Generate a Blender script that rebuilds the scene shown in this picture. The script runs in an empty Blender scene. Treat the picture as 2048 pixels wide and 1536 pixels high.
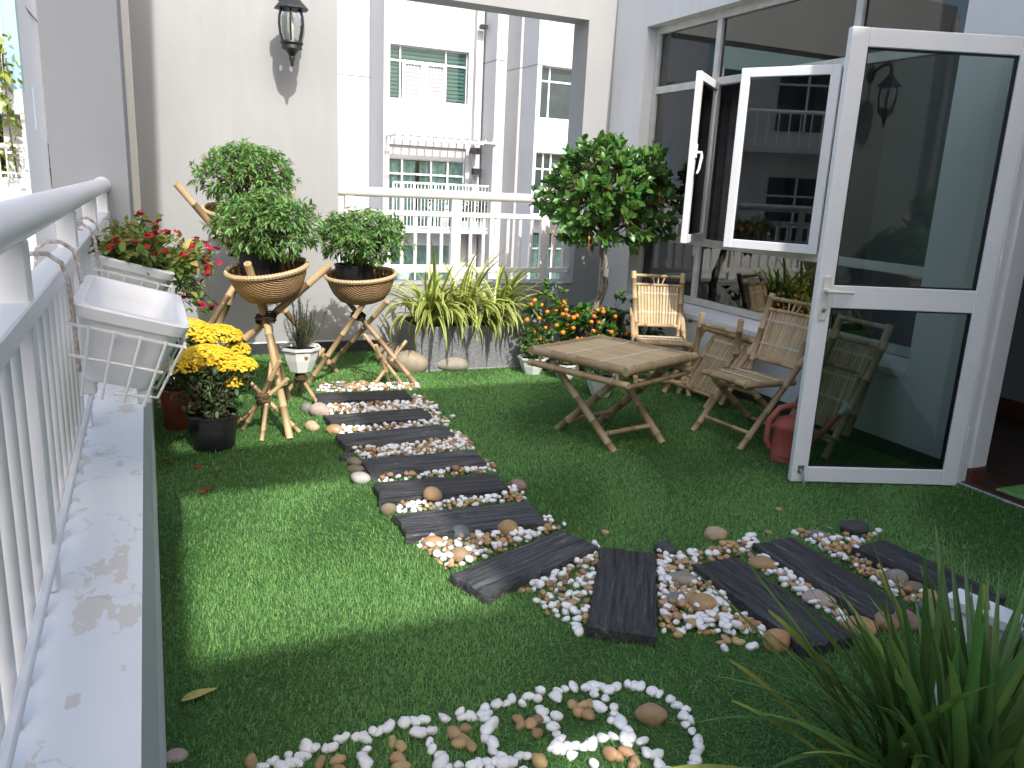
import bpy, math, random
import numpy as np
from mathutils import Vector, Matrix, Quaternion
random.seed(7)
rng = np.random.default_rng(11)
SC = bpy.context.scene
COL = SC.collection
R = math.radians

# ---------------------------------------------------------------- camera
H = 1.5
F_PX, YAW, PIT, ROL = 1600.0, R(24.57), R(13.90), R(2.73)
_f0 = np.array([math.sin(YAW), math.cos(YAW), 0.0]); _r0 = np.array([math.cos(YAW), -math.sin(YAW), 0.0]); _z = np.array([0, 0, 1.0])
C_F = _f0*math.cos(PIT) - _z*math.sin(PIT)
_u = _z*math.cos(PIT) + _f0*math.sin(PIT)
C_R = _r0*math.cos(ROL) + _u*math.sin(ROL)
C_U = _u*math.cos(ROL) - _r0*math.sin(ROL)
C_P = np.array([0, 0, H])
cam = bpy.data.cameras.new('camera'); cam_o = bpy.data.objects.new('camera', cam); COL.objects.link(cam_o)
cam.sensor_width = 36.0; cam.lens = F_PX/2048*36; cam.clip_start = 0.05; cam.clip_end = 2000
cam_o.matrix_world = Matrix(((C_R[0], C_U[0], -C_F[0], 0), (C_R[1], C_U[1], -C_F[1], 0), (C_R[2], C_U[2], -C_F[2], H), (0, 0, 0, 1)))
SC.camera = cam_o

# ---------------------------------------------------------------- sky, sun, exposure
SUN = Vector((-0.02, 1.0, -0.95)).normalized()
elev = math.asin(-SUN.z); rot = math.atan2(-SUN.x, -SUN.y)
W = bpy.data.worlds.new('World'); SC.world = W; W.use_nodes = True
nt = W.node_tree; nt.nodes.clear()
sky = nt.nodes.new('ShaderNodeTexSky'); sky.sky_type = 'NISHITA'; sky.sun_disc = False
sky.sun_elevation = elev; sky.sun_rotation = rot; sky.air_density = 1.0; sky.dust_density = 4.0; sky.ozone_density = 0.8
bg = nt.nodes.new('ShaderNodeBackground'); bg.inputs[1].default_value = 0.15
wo = nt.nodes.new('ShaderNodeOutputWorld')
nt.links.new(sky.outputs[0], bg.inputs[0]); nt.links.new(bg.outputs[0], wo.inputs[0])
sl = bpy.data.lights.new('sun', 'SUN'); sl.energy = 2.4; sl.angle = R(0.53); sl.color = (1.0, 0.97, 0.925)
so = bpy.data.objects.new('sun', sl); COL.objects.link(so)
so.rotation_mode = 'QUATERNION'; so.rotation_quaternion = SUN.to_track_quat('-Z', 'Y'); so.location = (0, -8, 8)
SC.view_settings.view_transform = 'Standard'; SC.view_settings.look = 'None'
SC.view_settings.exposure = 1.1; SC.view_settings.gamma = 1.0
SC.render.engine = 'CYCLES'
SC.cycles.use_denoising = True
SC.cycles.max_bounces = 8; SC.cycles.diffuse_bounces = 4; SC.cycles.glossy_bounces = 4; SC.cycles.transparent_max_bounces = 12
SC.cycles.transmission_bounces = 6; SC.cycles.caustics_reflective = False; SC.cycles.caustics_refractive = False
SC.cycles.sample_clamp_indirect = 6.0

# ---------------------------------------------------------------- pixel -> place helpers (photo pixels, 2048 x 1536)
def _ray(x, y): return C_F + C_R*(x-1024)/F_PX - C_U*(y-768)/F_PX
def _on(x, y, ax, v):
    d = _ray(x, y); return C_P + d*((v-C_P[ax])/d[ax])
def G(x, y, z=0.0): return _on(x, y, 2, z)       # on the level z
def AY(x, y, Y): return _on(x, y, 1, Y)          # on the plane y = Y
def AX(x, y, X): return _on(x, y, 0, X)
def PX(p):
    d = np.asarray(p, float)-C_P; k = d@C_F
    return 1024+F_PX*(d@C_R)/k, 768-F_PX*(d@C_U)/k

# ---------------------------------------------------------------- node material helpers
MATS = {}
def mat(name, base, rough=0.6, var=0.12, scale=6.0, bump=0.0, bscale=60.0, spec=0.4, metal=0.0, c2=None, src='obj', stretch=None,
        trans=0.0, sub=None, rnd=0.0, detail=5.0, coat=0.0):
    """Principled material: noise mottling between base and c2, optional fine bump, optional per-object / per-attribute hue shift."""
    m = bpy.data.materials.new(name); m.use_nodes = True; MATS[name] = m
    n = m.node_tree; N = n.nodes; L = n.links
    b = N['Principled BSDF']; out = N['Material Output']
    b.inputs['Roughness'].default_value = rough; b.inputs['Metallic'].default_value = metal
    b.inputs['Specular IOR Level'].default_value = spec
    if coat: b.inputs['Coat Weight'].default_value = coat; b.inputs['Coat Roughness'].default_value = 0.15
    tc = N.new('ShaderNodeTexCoord'); mp = N.new('ShaderNodeMapping')
    if stretch: mp.inputs['Scale'].default_value = stretch
    L.new(tc.outputs['Object'], mp.inputs[0])
    nz = N.new('ShaderNodeTexNoise'); nz.inputs['Scale'].default_value = scale; nz.inputs['Detail'].default_value = detail; nz.inputs['Roughness'].default_value = 0.6
    L.new(mp.outputs[0], nz.inputs['Vector'])
    c2 = c2 or tuple(max(0, v*(1-2.2*var)) for v in base)
    rp = N.new('ShaderNodeValToRGB'); rp.color_ramp.elements[0].position = 0.32; rp.color_ramp.elements[1].position = 0.68
    rp.color_ramp.elements[0].color = (*c2, 1); rp.color_ramp.elements[1].color = (*base, 1)
    L.new(nz.outputs['Fac'], rp.inputs[0])
    col = rp.outputs[0]
    if rnd:
        if src == 'obj':
            oi = N.new('ShaderNodeObjectInfo'); rs = oi.outputs['Random']
        else:
            at = N.new('ShaderNodeAttribute'); at.attribute_name = 'rnd'; rs = at.outputs['Fac']
        hs = N.new('ShaderNodeHueSaturation')
        mr = N.new('ShaderNodeMapRange'); mr.inputs[3].default_value = 1-rnd; mr.inputs[4].default_value = 1+rnd
        L.new(rs, mr.inputs[0]); L.new(mr.outputs[0], hs.inputs['Value'])
        mh = N.new('ShaderNodeMapRange'); mh.inputs[3].default_value = 0.5-0.03*rnd/0.3; mh.inputs[4].default_value = 0.5+0.02*rnd/0.3
        wn = N.new('ShaderNodeTexWhiteNoise'); wn.noise_dimensions = '1D'; L.new(rs, wn.inputs['W'])
        L.new(wn.outputs['Value'], mh.inputs[0]); L.new(mh.outputs[0], hs.inputs['Hue'])
        L.new(col, hs.inputs['Color']); col = hs.outputs[0]
    L.new(col, b.inputs['Base Color'])
    if bump:
        n2 = N.new('ShaderNodeTexNoise'); n2.inputs['Scale'].default_value = bscale; n2.inputs['Detail'].default_value = 4
        L.new(mp.outputs[0], n2.inputs['Vector'])
        bp = N.new('ShaderNodeBump'); bp.inputs['Strength'].default_value = bump; bp.inputs['Distance'].default_value = 0.01
        L.new(n2.outputs['Fac'], bp.inputs['Height']); L.new(bp.outputs[0], b.inputs['Normal'])
    if trans:
        t = N.new('ShaderNodeBsdfTranslucent'); mx = N.new('ShaderNodeMixShader'); mx.inputs[0].default_value = trans
        br = N.new('ShaderNodeHueSaturation'); br.inputs['Value'].default_value = 1.5; br.inputs['Saturation'].default_value = 1.1
        L.new(col, br.inputs['Color']); L.new(br.outputs[0], t.inputs[0])
        L.new(b.outputs[0], mx.inputs[1]); L.new(t.outputs[0], mx.inputs[2]); L.new(mx.outputs[0], out.inputs[0])
    m['col_socket'] = ''
    return m
def M(k): return MATS[k]

# ---------------------------------------------------------------- mesh builder
class MB:
    def __init__(s): s.v = []; s.f = []; s.rv = None
    def add(s, vs, fs):
        o = len(s.v); s.v += [tuple(map(float, p)) for p in vs]; s.f += [tuple(i+o for i in q) for q in fs]; return s
    def box(s, x0, y0, z0, x1, y1, z1):
        return s.add([(x0,y0,z0),(x1,y0,z0),(x1,y1,z0),(x0,y1,z0),(x0,y0,z1),(x1,y0,z1),(x1,y1,z1),(x0,y1,z1)],
                     [(0,3,2,1),(4,5,6,7),(0,1,5,4),(1,2,6,5),(2,3,7,6),(3,0,4,7)])
    def bev(s, x0, y0, z0, x1, y1, z1, b=0.004):
        """box with chamfered edges"""
        cx, cy, cz = (x0+x1)/2, (y0+y1)/2, (z0+z1)/2; hx, hy, hz = abs(x1-x0)/2, abs(y1-y0)/2, abs(z1-z0)/2
        b = min(b, hx*.9, hy*.9, hz*.9); V = []; idx = {}
        for sx in (-1,1):
            for sy in (-1,1):
                for sz in (-1,1):
                    for a in range(3):
                        p = [cx+sx*(hx-b), cy+sy*(hy-b), cz+sz*(hz-b)]
                        p[a] += (sx,sy,sz)[a]*b
                        idx[(sx,sy,sz,a)] = len(V); V.append(tuple(p))
        Fs = []
        for a in range(3):
            o1, o2 = [q for q in range(3) if q != a]
            for sg in (-1,1):
                q = []
                for t1, t2 in ((-1,-1),(1,-1),(1,1),(-1,1)):
                    k = [0,0,0]; k[a] = sg; k[o1] = t1; k[o2] = t2; q.append(idx[(*k,a)])
                Fs.append(tuple(q) if (sg == 1) == (a != 1) else tuple(q[::-1]))
            for t1 in (-1,1):
                for t2 in (-1,1):
                    q = []
                    for sg, ax in ((-1,o1),(1,o1),(1,o2),(-1,o2)):
                        k = [0,0,0]; k[a] = sg; k[o1] = t1; k[o2] = t2; q.append(idx[(*k,ax)])
                    Fs.append(tuple(q))
        for sx in (-1,1):
            for sy in (-1,1):
                for sz in (-1,1): Fs.append(tuple(idx[(sx,sy,sz,a)] for a in range(3)))
        return s.add(V, Fs)
    def tube(s, pts, rad, n=8, cap=True, closed=False):
        pts = [np.asarray(p, float) for p in pts]; k = len(pts)
        rad = [rad]*k if np.isscalar(rad) else list(rad)
        up = None; V = []; Fs = []
        for i, p in enumerate(pts):
            if closed: t = pts[(i+1)%k]-pts[i-1]
            else: t = pts[min(i+1,k-1)]-pts[max(i-1,0)]
            t = t/(np.linalg.norm(t)+1e-12)
            if up is None:
                up = np.array([0,0,1.0]) if abs(t[2]) < .9 else np.array([1.0,0,0])
            a = np.cross(t, up); a /= np.linalg.norm(a)+1e-12; up = np.cross(a, t)
            for j in range(n):
                th = 2*math.pi*j/n; V.append(p+rad[i]*(a*math.cos(th)+up*math.sin(th)))
        for i in range(k if closed else k-1):
            i2 = (i+1) % k
            for j in range(n): Fs.append((i*n+j, i*n+(j+1)%n, i2*n+(j+1)%n, i2*n+j))
        if cap and not closed:
            Fs.append(tuple(range(n))[::-1]); Fs.append(tuple((k-1)*n+j for j in range(n)))
        return s.add(V, Fs)
    def lathe(s, prof, n=24, c=(0,0,0), sx=1.0, sy=1.0, cap=True, ph=0.0):
        V = []; Fs = []; k = len(prof)
        for r, z in prof:
            for j in range(n):
                th = 2*math.pi*j/n+ph; V.append((c[0]+r*sx*math.cos(th), c[1]+r*sy*math.sin(th), c[2]+z))
        for i in range(k-1):
            for j in range(n): Fs.append((i*n+j, i*n+(j+1)%n, (i+1)*n+(j+1)%n, (i+1)*n+j))
        if cap: Fs.append(tuple(range(n))[::-1]); Fs.append(tuple((k-1)*n+j for j in range(n)))
        return s.add(V, Fs)
    def prism(s, poly, z0, z1):
        n = len(poly); V = [(x,y,z0) for x,y in poly]+[(x,y,z1) for x,y in poly]
        return s.add(V, [tuple(range(n))[::-1], tuple(range(n,2*n))]+[(i,(i+1)%n,n+(i+1)%n,n+i) for i in range(n)])
    def xf(s, fn):
        s.v = [tuple(fn(p)) for p in s.v]; return s
    def build(s, name, m, parent=None, smooth=False, local=False, loc=None):
        me = bpy.data.meshes.new(name)
        o0 = np.zeros(3)
        if parent is not None and not local: o0 = wloc(parent)
        if loc is not None: o0 = o0*0+np.asarray(loc, float)
        v = np.asarray(s.v, float)-o0
        me.from_pydata(v.tolist(), [], s.f); me.update()
        if s.rv is not None:
            a = me.attributes.new('rnd', 'FLOAT', 'POINT'); a.data.foreach_set('value', np.asarray(s.rv, np.float32))
        return finish(name, me, m, parent, smooth, loc)
def finish(name, me, m, parent=None, smooth=False, loc=None):
    if m: me.materials.append(M(m) if isinstance(m, str) else m)
    if smooth:
        me.polygons.foreach_set('use_smooth', [True]*len(me.polygons))
        if smooth != 'all':
            try: me.set_sharp_from_angle(angle=R(40))
            except Exception: pass
    ob = bpy.data.objects.new(name, me); COL.objects.link(ob)
    if parent is not None: ob.parent = parent
    if loc is not None and parent is None: ob.location = loc
    return ob
def wloc(o):
    p = np.zeros(3)
    while o is not None: p += np.array(o.location); o = o.parent
    return p
def thing(name, label, cat, loc=(0,0,0), group=None, rot=None):
    o = bpy.data.objects.new(name, None); COL.objects.link(o); o.empty_display_size = .1
    o.location = loc
    if rot is not None: o.rotation_euler = rot
    return tag(o, label, cat, group)
def tag(o, label=None, cat=None, group=None, kind=None):
    if label: o['label'] = label
    if cat: o['category'] = cat
    if group: o['group'] = group
    if kind: o['kind'] = kind
    return o
def struct(o): o['kind'] = 'structure'; return o
def copy_tree(o, parent=None):
    c = o.copy(); COL.objects.link(c); c.parent = parent
    for ch in o.children: copy_tree(ch, c)
    return c
def np_mesh(name, V, Fq, m, parent=None, smooth=False, rnd=None, origin=None):
    """fast mesh from numpy arrays; Fq (n,k) faces of k corners"""
    V = np.asarray(V, np.float32); Fq = np.asarray(Fq, np.int32)
    if parent is not None: V = V - (wloc(parent) if origin is None else np.asarray(origin)).astype(np.float32)
    me = bpy.data.meshes.new(name); n, k = Fq.shape
    me.vertices.add(len(V)); me.vertices.foreach_set('co', V.ravel())
    me.loops.add(n*k); me.loops.foreach_set('vertex_index', Fq.ravel())
    me.polygons.add(n); me.polygons.foreach_set('loop_start', np.arange(0, n*k, k, dtype=np.int32))
    me.update(calc_edges=True)
    if rnd is not None:
        a = me.attributes.new('rnd', 'FLOAT', 'POINT'); a.data.foreach_set('value', np.asarray(rnd, np.float32))
    return finish(name, me, m, parent, smooth)
def norm(a): return a/(np.linalg.norm(a, axis=-1, keepdims=True)+1e-12)
# leaf templates: (along, across, lift), quads
def leaf_t(n=3, wide=0.45, curl=0.18, fold=0.12, shape=1.0):
    V = []; Fq = []
    for i in range(n+1):
        t = i/n; w = wide*0.5*(math.sin(math.pi*min(1, (t**shape)*0.94+0.05)))+0.006
        z = -curl*t*t
        V += [(t, -w, z+fold*w), (t, 0, z), (t, w, z+fold*w)]
    for i in range(n):
        a = i*3
        Fq += [(a, a+3, a+4, a+1), (a+1, a+4, a+5, a+2)]
    return np.array(V), np.array(Fq)
def scatter(T, pos, dr, scale, up=None, rnd=None, wscale=None):
    """place copies of a template at pos along dr; returns V, F, rnd"""
    TV, TF = T; n = len(pos); dr = norm(np.asarray(dr, float))
    if up is None: up = np.tile(np.array([0,0,1.0]), (n,1)) + rng.normal(0, .35, (n,3))
    a = np.cross(up, dr); a = norm(a + 1e-6); nrm = np.cross(dr, a)
    sc = np.asarray(scale, float).reshape(-1,1,1)*np.ones((n,1,1))
    ws = np.ones((n,1,1)) if wscale is None else np.asarray(wscale).reshape(-1,1,1)
    V = pos[:,None,:] + sc*(TV[None,:,0:1]*dr[:,None,:] + ws*TV[None,:,1:2]*a[:,None,:] + TV[None,:,2:3]*nrm[:,None,:])
    F_ = TF[None] + (np.arange(n)*len(TV))[:,None,None]
    if rnd is None: rnd = rng.random(n)
    return V.reshape(-1,3), F_.reshape(-1, TF.shape[1]), np.repeat(rnd, len(TV))
def rdir(n, zb=0.0):
    d = rng.normal(size=(n,3)); d[:,2] += zb; return norm(d)
def bez(p0, p1, p2, n):
    return [(1-t)**2*np.asarray(p0, float)+2*t*(1-t)*np.asarray(p1, float)+t*t*np.asarray(p2, float) for t in np.linspace(0,1,n)]
# ---------------------------------------------------------------- materials
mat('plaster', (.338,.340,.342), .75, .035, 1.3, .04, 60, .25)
mat('plaster_shade_tint', (.325,.342,.365), .75, .03, 1.1, .04, 60, .25)  # copy of the plaster with the pillar's cool shade put into its colour
mat('plaster_shade_lift', (.77,.775,.775), .75, .035, 1.1, .05, 60, .25)  # lighter copy of the plaster, brightens the shaded house wall by colour
mat('far_plaster', (.57,.575,.585), .8, .04, .35, 0, 1, .2, c2=(.51,.515,.525))
mat('far_beige', (.50,.485,.47), .8, .03, .4, 0, 1, .2)
mat('teal_paint', (.30,.44,.45), .7, .04, .5, 0, 1, .2)
mat('joint', (.30,.30,.30), .9)
mat('paint_metal', (.82,.82,.81), .38, .03, 3.0, .03, 40, .5)
mat('rail_cream', (.76,.735,.69), .38, .03, 3.0, .03, 40, .5)
mat('alu_white', (.83,.84,.84), .34, .03, 2.5, .015, 60, .5)
mat('alu_old', (.70,.69,.655), .5, .10, 9.0, .03, 60, .4)
mat('rust', (.35,.25,.18), .8, .25, 60, .2, 90, .2, c2=(.72,.71,.69))
mat('skirt_tile', (.055,.057,.06), .5, .2, 14, .05, 60, .4)
mat('green_trim', (.50,.545,.52), .6, .06, 3.0, .05, 40, .3)
mat('turf_base', (.07,.15,.05), .95, .2, 90, .3, 200, .1)
mat('room_wall', (.34,.335,.33), .8, .05)
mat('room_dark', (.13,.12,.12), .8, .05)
mat('curtain', (.22,.20,.195), .9, .12, 8)
mat('wood_floor', (.085,.045,.032), .3, .3, 5, .03, 30, .5, stretch=(6,1,1))
mat('mat_green', (.20,.42,.14), .9, .25, 40, .3, 160, .1)
mat('granite', (.27,.275,.29), .55, .22, 55, .05, 120, .4, c2=(.12,.12,.13))
mat('soil', (.05,.032,.022), .95, .3, 60, .6, 120, .1)
mat('white_plastic', (.82,.835,.84), .32, .02, 4, .01, 20, .5)
mat('white_pot', (.80,.81,.80), .28, .03, 5, .01, 20, .5)
mat('black_plastic', (.018,.018,.02), .42, .2, 30, .03, 60, .4)
mat('terracotta', (.35,.10,.055), .55, .12, 10, .03, 60, .35)
mat('red_plastic', (.42,.085,.055), .5, .08, 8, .03, 90, .35, c2=(.36,.11,.085))
mat('grey_plastic', (.55,.57,.57), .5)
mat('lamp_iron', (.022,.022,.024), .45, .2, 30, .05, 80, .5)
mat('steel', (.55,.55,.56), .3, .1, 20, .02, 60, .5, metal=.9)
mat('handle_cream', (.74,.70,.61), .35, .03, 5)
mat('bamboo', (.55,.42,.22), .45, .14, 5, .04, 60, .4, c2=(.42,.29,.16), rnd=.12)
mat('bamboo_furn', (.55,.425,.225), .42, .12, 7, .04, 60, .4, c2=(.42,.30,.165), rnd=.12)
mat('bamboo_grey', (.52,.41,.235), .5, .14, 7, .05, 60, .35, c2=(.41,.31,.175), rnd=.14)
mat('bamboo_pale', (.56,.42,.24), .5, .1, 12, .03, 60, .35, rnd=.1)
mat('bamboo_end', (.30,.20,.10), .8, .3, 60)
mat('string_white', (.74,.70,.60), .9, .1, 40)
mat('lash', (.055,.035,.025), .8, .3, 40, .2, 90, .2)
mat('lash_tan', (.16,.11,.065), .8, .3, 40, .2, 90, .2)
mat('bark', (.20,.155,.12), .9, .3, 22, .8, 70, .15, c2=(.42,.39,.35), stretch=(1,1,.4))
mat('twig', (.12,.085,.05), .9, .2, 40)
mat('shrub_leaf', (.18,.33,.10), .42, .1, 3, 0, 1, .4, src='att', trans=.28, rnd=.45, c2=(.11,.23,.06))
mat('rosemary_leaf', (.07,.125,.06), .55, .1, 3, 0, 1, .3, src='att', trans=.15, rnd=.35)
mat('tree_leaf', (.105,.235,.05), .33, .1, 3, 0, 1, .5, src='obj', trans=.25, rnd=.4, c2=(.055,.15,.028))
mat('tree_leaf_mass', (.105,.235,.05), .33, .1, 3, 0, 1, .5, src='att', trans=.25, rnd=.4, c2=(.055,.15,.028))
mat('kumquat_leaf', (.10,.235,.04), .35, .1, 3, 0, 1, .5, src='att', trans=.25, rnd=.45, c2=(.06,.16,.03))
mat('herb_leaf', (.13,.235,.06), .5, .1, 3, 0, 1, .4, src='att', trans=.25, rnd=.45)
mat('mum_leaf', (.055,.10,.035), .55, .1, 3, 0, 1, .35, src='att', trans=.15, rnd=.4)
mat('mum_petal', (.82,.66,.06), .6, .1, 3, 0, 1, .3, src='att', trans=.25, rnd=.15, c2=(.80,.58,.04))
mat('phlox_leaf', (.155,.23,.05), .5, .1, 3, 0, 1, .35, src='att', trans=.3, rnd=.4)
mat('phlox_leaf_yellow', (.45,.38,.08), .5, .1, 3, 0, 1, .35, src='att', trans=.3, rnd=.2)
mat('phlox_petal', (.50,.012,.025), .6, .1, 8, 0, 1, .3, trans=.2, rnd=.08)
mat('pink_petal', (.60,.22,.36), .6, .1, 8)
mat('white_petal', (.80,.80,.74), .6, .02)
mat('orange_fruit', (.78,.26,.025), .4, .12, 14, .1, 180, .45, rnd=.15)
mat('dry_leaf', (.52,.46,.13), .6, .2, 14)
mat('tassel_red', (.50,.05,.03), .6, .2, 40)
mat('tassel_gold', (.62,.40,.08), .45, .2, 40)
mat('vine_leaf', (.22,.29,.06), .55, .1, 3, 0, 1, .3, src='att', trans=.25, rnd=.4)
mat('balcony_leaf', (.06,.13,.04), .55, .1, 3, 0, 1, .3, src='att', trans=.2, rnd=.4)
mat('strap_leaf', (.125,.225,.055), .38, .1, 4, .05, 60, .45, trans=.22, rnd=.38, c2=(.08,.165,.05))
mat('strap_leaf_yellow', (.32,.37,.08), .42, .1, 4, .05, 60, .45, trans=.25, rnd=.3, c2=(.17,.22,.045))
mat('bench_white', (.82,.83,.84), .4, .02)
mat('pebble_white', (.86,.86,.85), .5, .04, 30, .05, 120, .35, rnd=.06)
mat('pebble_brown', (.46,.325,.16), .5, .16, 30, .05, 120, .35, rnd=.28, c2=(.34,.225,.105))
mat('pebble_white_mass', (.86,.86,.85), .5, .04, 30, .05, 120, .35, rnd=.06, src='att')
mat('pebble_brown_mass', (.46,.325,.16), .5, .16, 30, .05, 120, .35, rnd=.28, c2=(.34,.225,.105), src='att')
STONE_C = dict(tan=(.40,.27,.16), ochre=(.46,.30,.155), sand=(.52,.40,.26), orange=(.52,.30,.15), grey=(.23,.235,.225), dark=(.075,.078,.08), blue=(.15,.185,.195),
               pale=(.50,.49,.46), pink=(.50,.40,.34), brown=(.28,.19,.12), rose=(.33,.21,.18), olive=(.27,.225,.15), boulder=(.37,.315,.235), boulder2=(.33,.30,.24))
for k, c in STONE_C.items():
    mat('stone_'+k, c, .6, .14, 14, .25, 70, .3)
mat('far_glass', (.035,.055,.06), .06, .2, 2, 0, 1, .6)
mat('far_curtain', (.50,.60,.62), .8, .2, 5)
mat('blind_teal', (.27,.38,.36), .7, .06, 3)
mat('blind_dark', (.10,.20,.20), .7, .1, 3)
mat('grille', (.55,.55,.57), .5)
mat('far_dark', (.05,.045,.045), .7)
mat('wood_red', (.13,.05,.03), .5)
mat('concrete_ground', (.32,.31,.30), .9, .1, .4)
mat('slab_under', (.78,.78,.78), .8, .03)
mat('pot_blue', (.45,.62,.66), .5)
mat('bulb', (.75,.75,.72), .3)

def glass_mat(name, tint, refl=1.0, ior=1.5, haze=0.0):
    m = bpy.data.materials.new(name); m.use_nodes = True; MATS[name] = m
    n = m.node_tree; N = n.nodes; L = n.links; N.clear()
    o = N.new('ShaderNodeOutputMaterial'); t = N.new('ShaderNodeBsdfTransparent'); g = N.new('ShaderNodeBsdfGlossy')
    g.inputs['Roughness'].default_value = 0.012; t.inputs[0].default_value = (*tint, 1); g.inputs[0].default_value = (.92,.96,.95,1)
    fr = N.new('ShaderNodeFresnel'); fr.inputs[0].default_value = ior
    mu = N.new('ShaderNodeMath'); mu.operation = 'MULTIPLY'; mu.inputs[1].default_value = refl; mu.use_clamp = True
    mx = N.new('ShaderNodeMixShader'); L.new(fr.outputs[0], mu.inputs[0]); L.new(mu.outputs[0], mx.inputs[0])
    L.new(t.outputs[0], mx.inputs[1]); L.new(g.outputs[0], mx.inputs[2]); L.new(mx.outputs[0], o.inputs[0])
    return m
glass_mat('window_glass', (.42,.43,.43), 1.9, 1.55)
glass_mat('sash_glass', (.34,.37,.36), 1.7, 1.55)
glass_mat('door_glass', (.64,.70,.665), 1.1, 1.5)
glass_mat('lamp_glass', (.88,.89,.88), 1.0, 1.45)

# dark cast sleepers: grain runs along local x
def plank_mat():
    m = bpy.data.materials.new('sleeper'); m.use_nodes = True; MATS['sleeper'] = m
    n = m.node_tree; N = n.nodes; L = n.links; b = N['Principled BSDF']; b.inputs['Roughness'].default_value = .62; b.inputs['Specular IOR Level'].default_value = .3
    tc = N.new('ShaderNodeTexCoord'); oi = N.new('ShaderNodeObjectInfo')
    cmb = N.new('ShaderNodeCombineXYZ'); mm = N.new('ShaderNodeMath'); mm.operation = 'MULTIPLY'; mm.inputs[1].default_value = 37.0
    L.new(oi.outputs['Random'], mm.inputs[0]); L.new(mm.outputs[0], cmb.inputs[1]); L.new(mm.outputs[0], cmb.inputs[2])
    ad = N.new('ShaderNodeVectorMath'); L.new(tc.outputs['Object'], ad.inputs[0]); L.new(cmb.outputs[0], ad.inputs[1])
    mp = N.new('ShaderNodeMapping'); mp.inputs['Scale'].default_value = (2.2, 34, 34); L.new(ad.outputs[0], mp.inputs[0])
    nz = N.new('ShaderNodeTexNoise'); nz.inputs['Scale'].default_value = 1.6; nz.inputs['Detail'].default_value = 6; nz.inputs['Roughness'].default_value = .7; nz.inputs['Distortion'].default_value = .6
    L.new(mp.outputs[0], nz.inputs['Vector'])
    rp = N.new('ShaderNodeValToRGB'); e = rp.color_ramp.elements
    e[0].position = .34; e[0].color = (.014,.014,.015,1); e[1].position = .72; e[1].color = (.115,.118,.122,1)
    L.new(nz.outputs['Fac'], rp.inputs[0])
    # worn pale flecks
    n2 = N.new('ShaderNodeTexNoise'); n2.inputs['Scale'].default_value = 9; n2.inputs['Detail'].default_value = 8; n2.inputs['Roughness'].default_value = .75
    L.new(ad.outputs[0], n2.inputs['Vector'])
    mul = N.new('ShaderNodeMath'); mul.operation = 'MULTIPLY'; L.new(n2.outputs['Fac'], mul.inputs[0]); L.new(nz.outputs['Fac'], mul.inputs[1])
    r2 = N.new('ShaderNodeValToRGB'); r2.color_ramp.elements[0].position = .325; r2.color_ramp.elements[1].position = .42
    L.new(mul.outputs[0], r2.inputs[0])
    mx = N.new('ShaderNodeMixRGB'); L.new(r2.outputs[0], mx.inputs[0]); L.new(rp.outputs[0], mx.inputs[1]); mx.inputs[2].default_value = (.23,.22,.205,1)
    hv = N.new('ShaderNodeHueSaturation'); mr = N.new('ShaderNodeMapRange'); mr.inputs[3].default_value = .72; mr.inputs[4].default_value = 1.4; L.new(oi.outputs['Random'], mr.inputs[0]); L.new(mr.outputs[0], hv.inputs['Value']); L.new(mx.outputs[0], hv.inputs['Color'])
    L.new(hv.outputs[0], b.inputs['Base Color'])
    bp = N.new('ShaderNodeBump'); bp.inputs['Strength'].default_value = 1.0; bp.inputs['Distance'].default_value = .008
    L.new(nz.outputs['Fac'], bp.inputs['Height']); L.new(bp.outputs[0], b.inputs['Normal'])
plank_mat()

# peeling paint on the ledge top
def ledge_mat():
    m = mat('ledge_paint', (.85,.855,.85), .6, .03, 1.2, .06, 50, .35)
    N = m.node_tree.nodes; L = m.node_tree.links; b = N['Principled BSDF']
    src = b.inputs['Base Color'].links[0].from_socket
    tc = N.new('ShaderNodeTexCoord'); n1 = N.new('ShaderNodeTexNoise'); n1.inputs['Scale'].default_value = 9; n1.inputs['Detail'].default_value = 9; n1.inputs['Roughness'].default_value = .62
    mp = N.new('ShaderNodeMapping'); mp.inputs['Scale'].default_value = (1.0,.55,1); L.new(tc.outputs['Object'], mp.inputs[0]); L.new(mp.outputs[0], n1.inputs['Vector'])
    r1 = N.new('ShaderNodeValToRGB'); r1.color_ramp.elements[0].position = .565; r1.color_ramp.elements[1].position = .58; L.new(n1.outputs['Fac'], r1.inputs[0])
    mx = N.new('ShaderNodeMixRGB'); L.new(r1.outputs[0], mx.inputs[0]); L.new(src, mx.inputs[1]); mx.inputs[2].default_value = (.70,.665,.60,1)
    vo = N.new('ShaderNodeTexVoronoi'); vo.feature = 'DISTANCE_TO_EDGE'; vo.inputs['Scale'].default_value = 1.1
    nd = N.new('ShaderNodeTexNoise'); nd.inputs['Scale'].default_value = 5; nd.inputs['Detail'].default_value = 6; L.new(tc.outputs['Object'], nd.inputs['Vector'])
    ad = N.new('ShaderNodeMixRGB'); ad.blend_type = 'ADD'; ad.inputs[0].default_value = .35; L.new(tc.outputs['Object'], ad.inputs[1]); L.new(nd.outputs['Color'], ad.inputs[2]); L.new(ad.outputs[0], vo.inputs['Vector'])
    r2 = N.new('ShaderNodeValToRGB'); r2.color_ramp.elements[0].position = .0; r2.color_ramp.elements[0].color = (.55,.55,.55,1); r2.color_ramp.elements[1].position = .004; r2.color_ramp.elements[1].color = (1,1,1,1)
    L.new(vo.outputs['Distance'], r2.inputs[0])
    m2 = N.new('ShaderNodeMixRGB'); m2.blend_type = 'MULTIPLY'; m2.inputs[0].default_value = .45; L.new(mx.outputs[0], m2.inputs[1]); L.new(r2.outputs[0], m2.inputs[2])
    L.new(m2.outputs[0], b.inputs['Base Color'])
ledge_mat()

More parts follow.
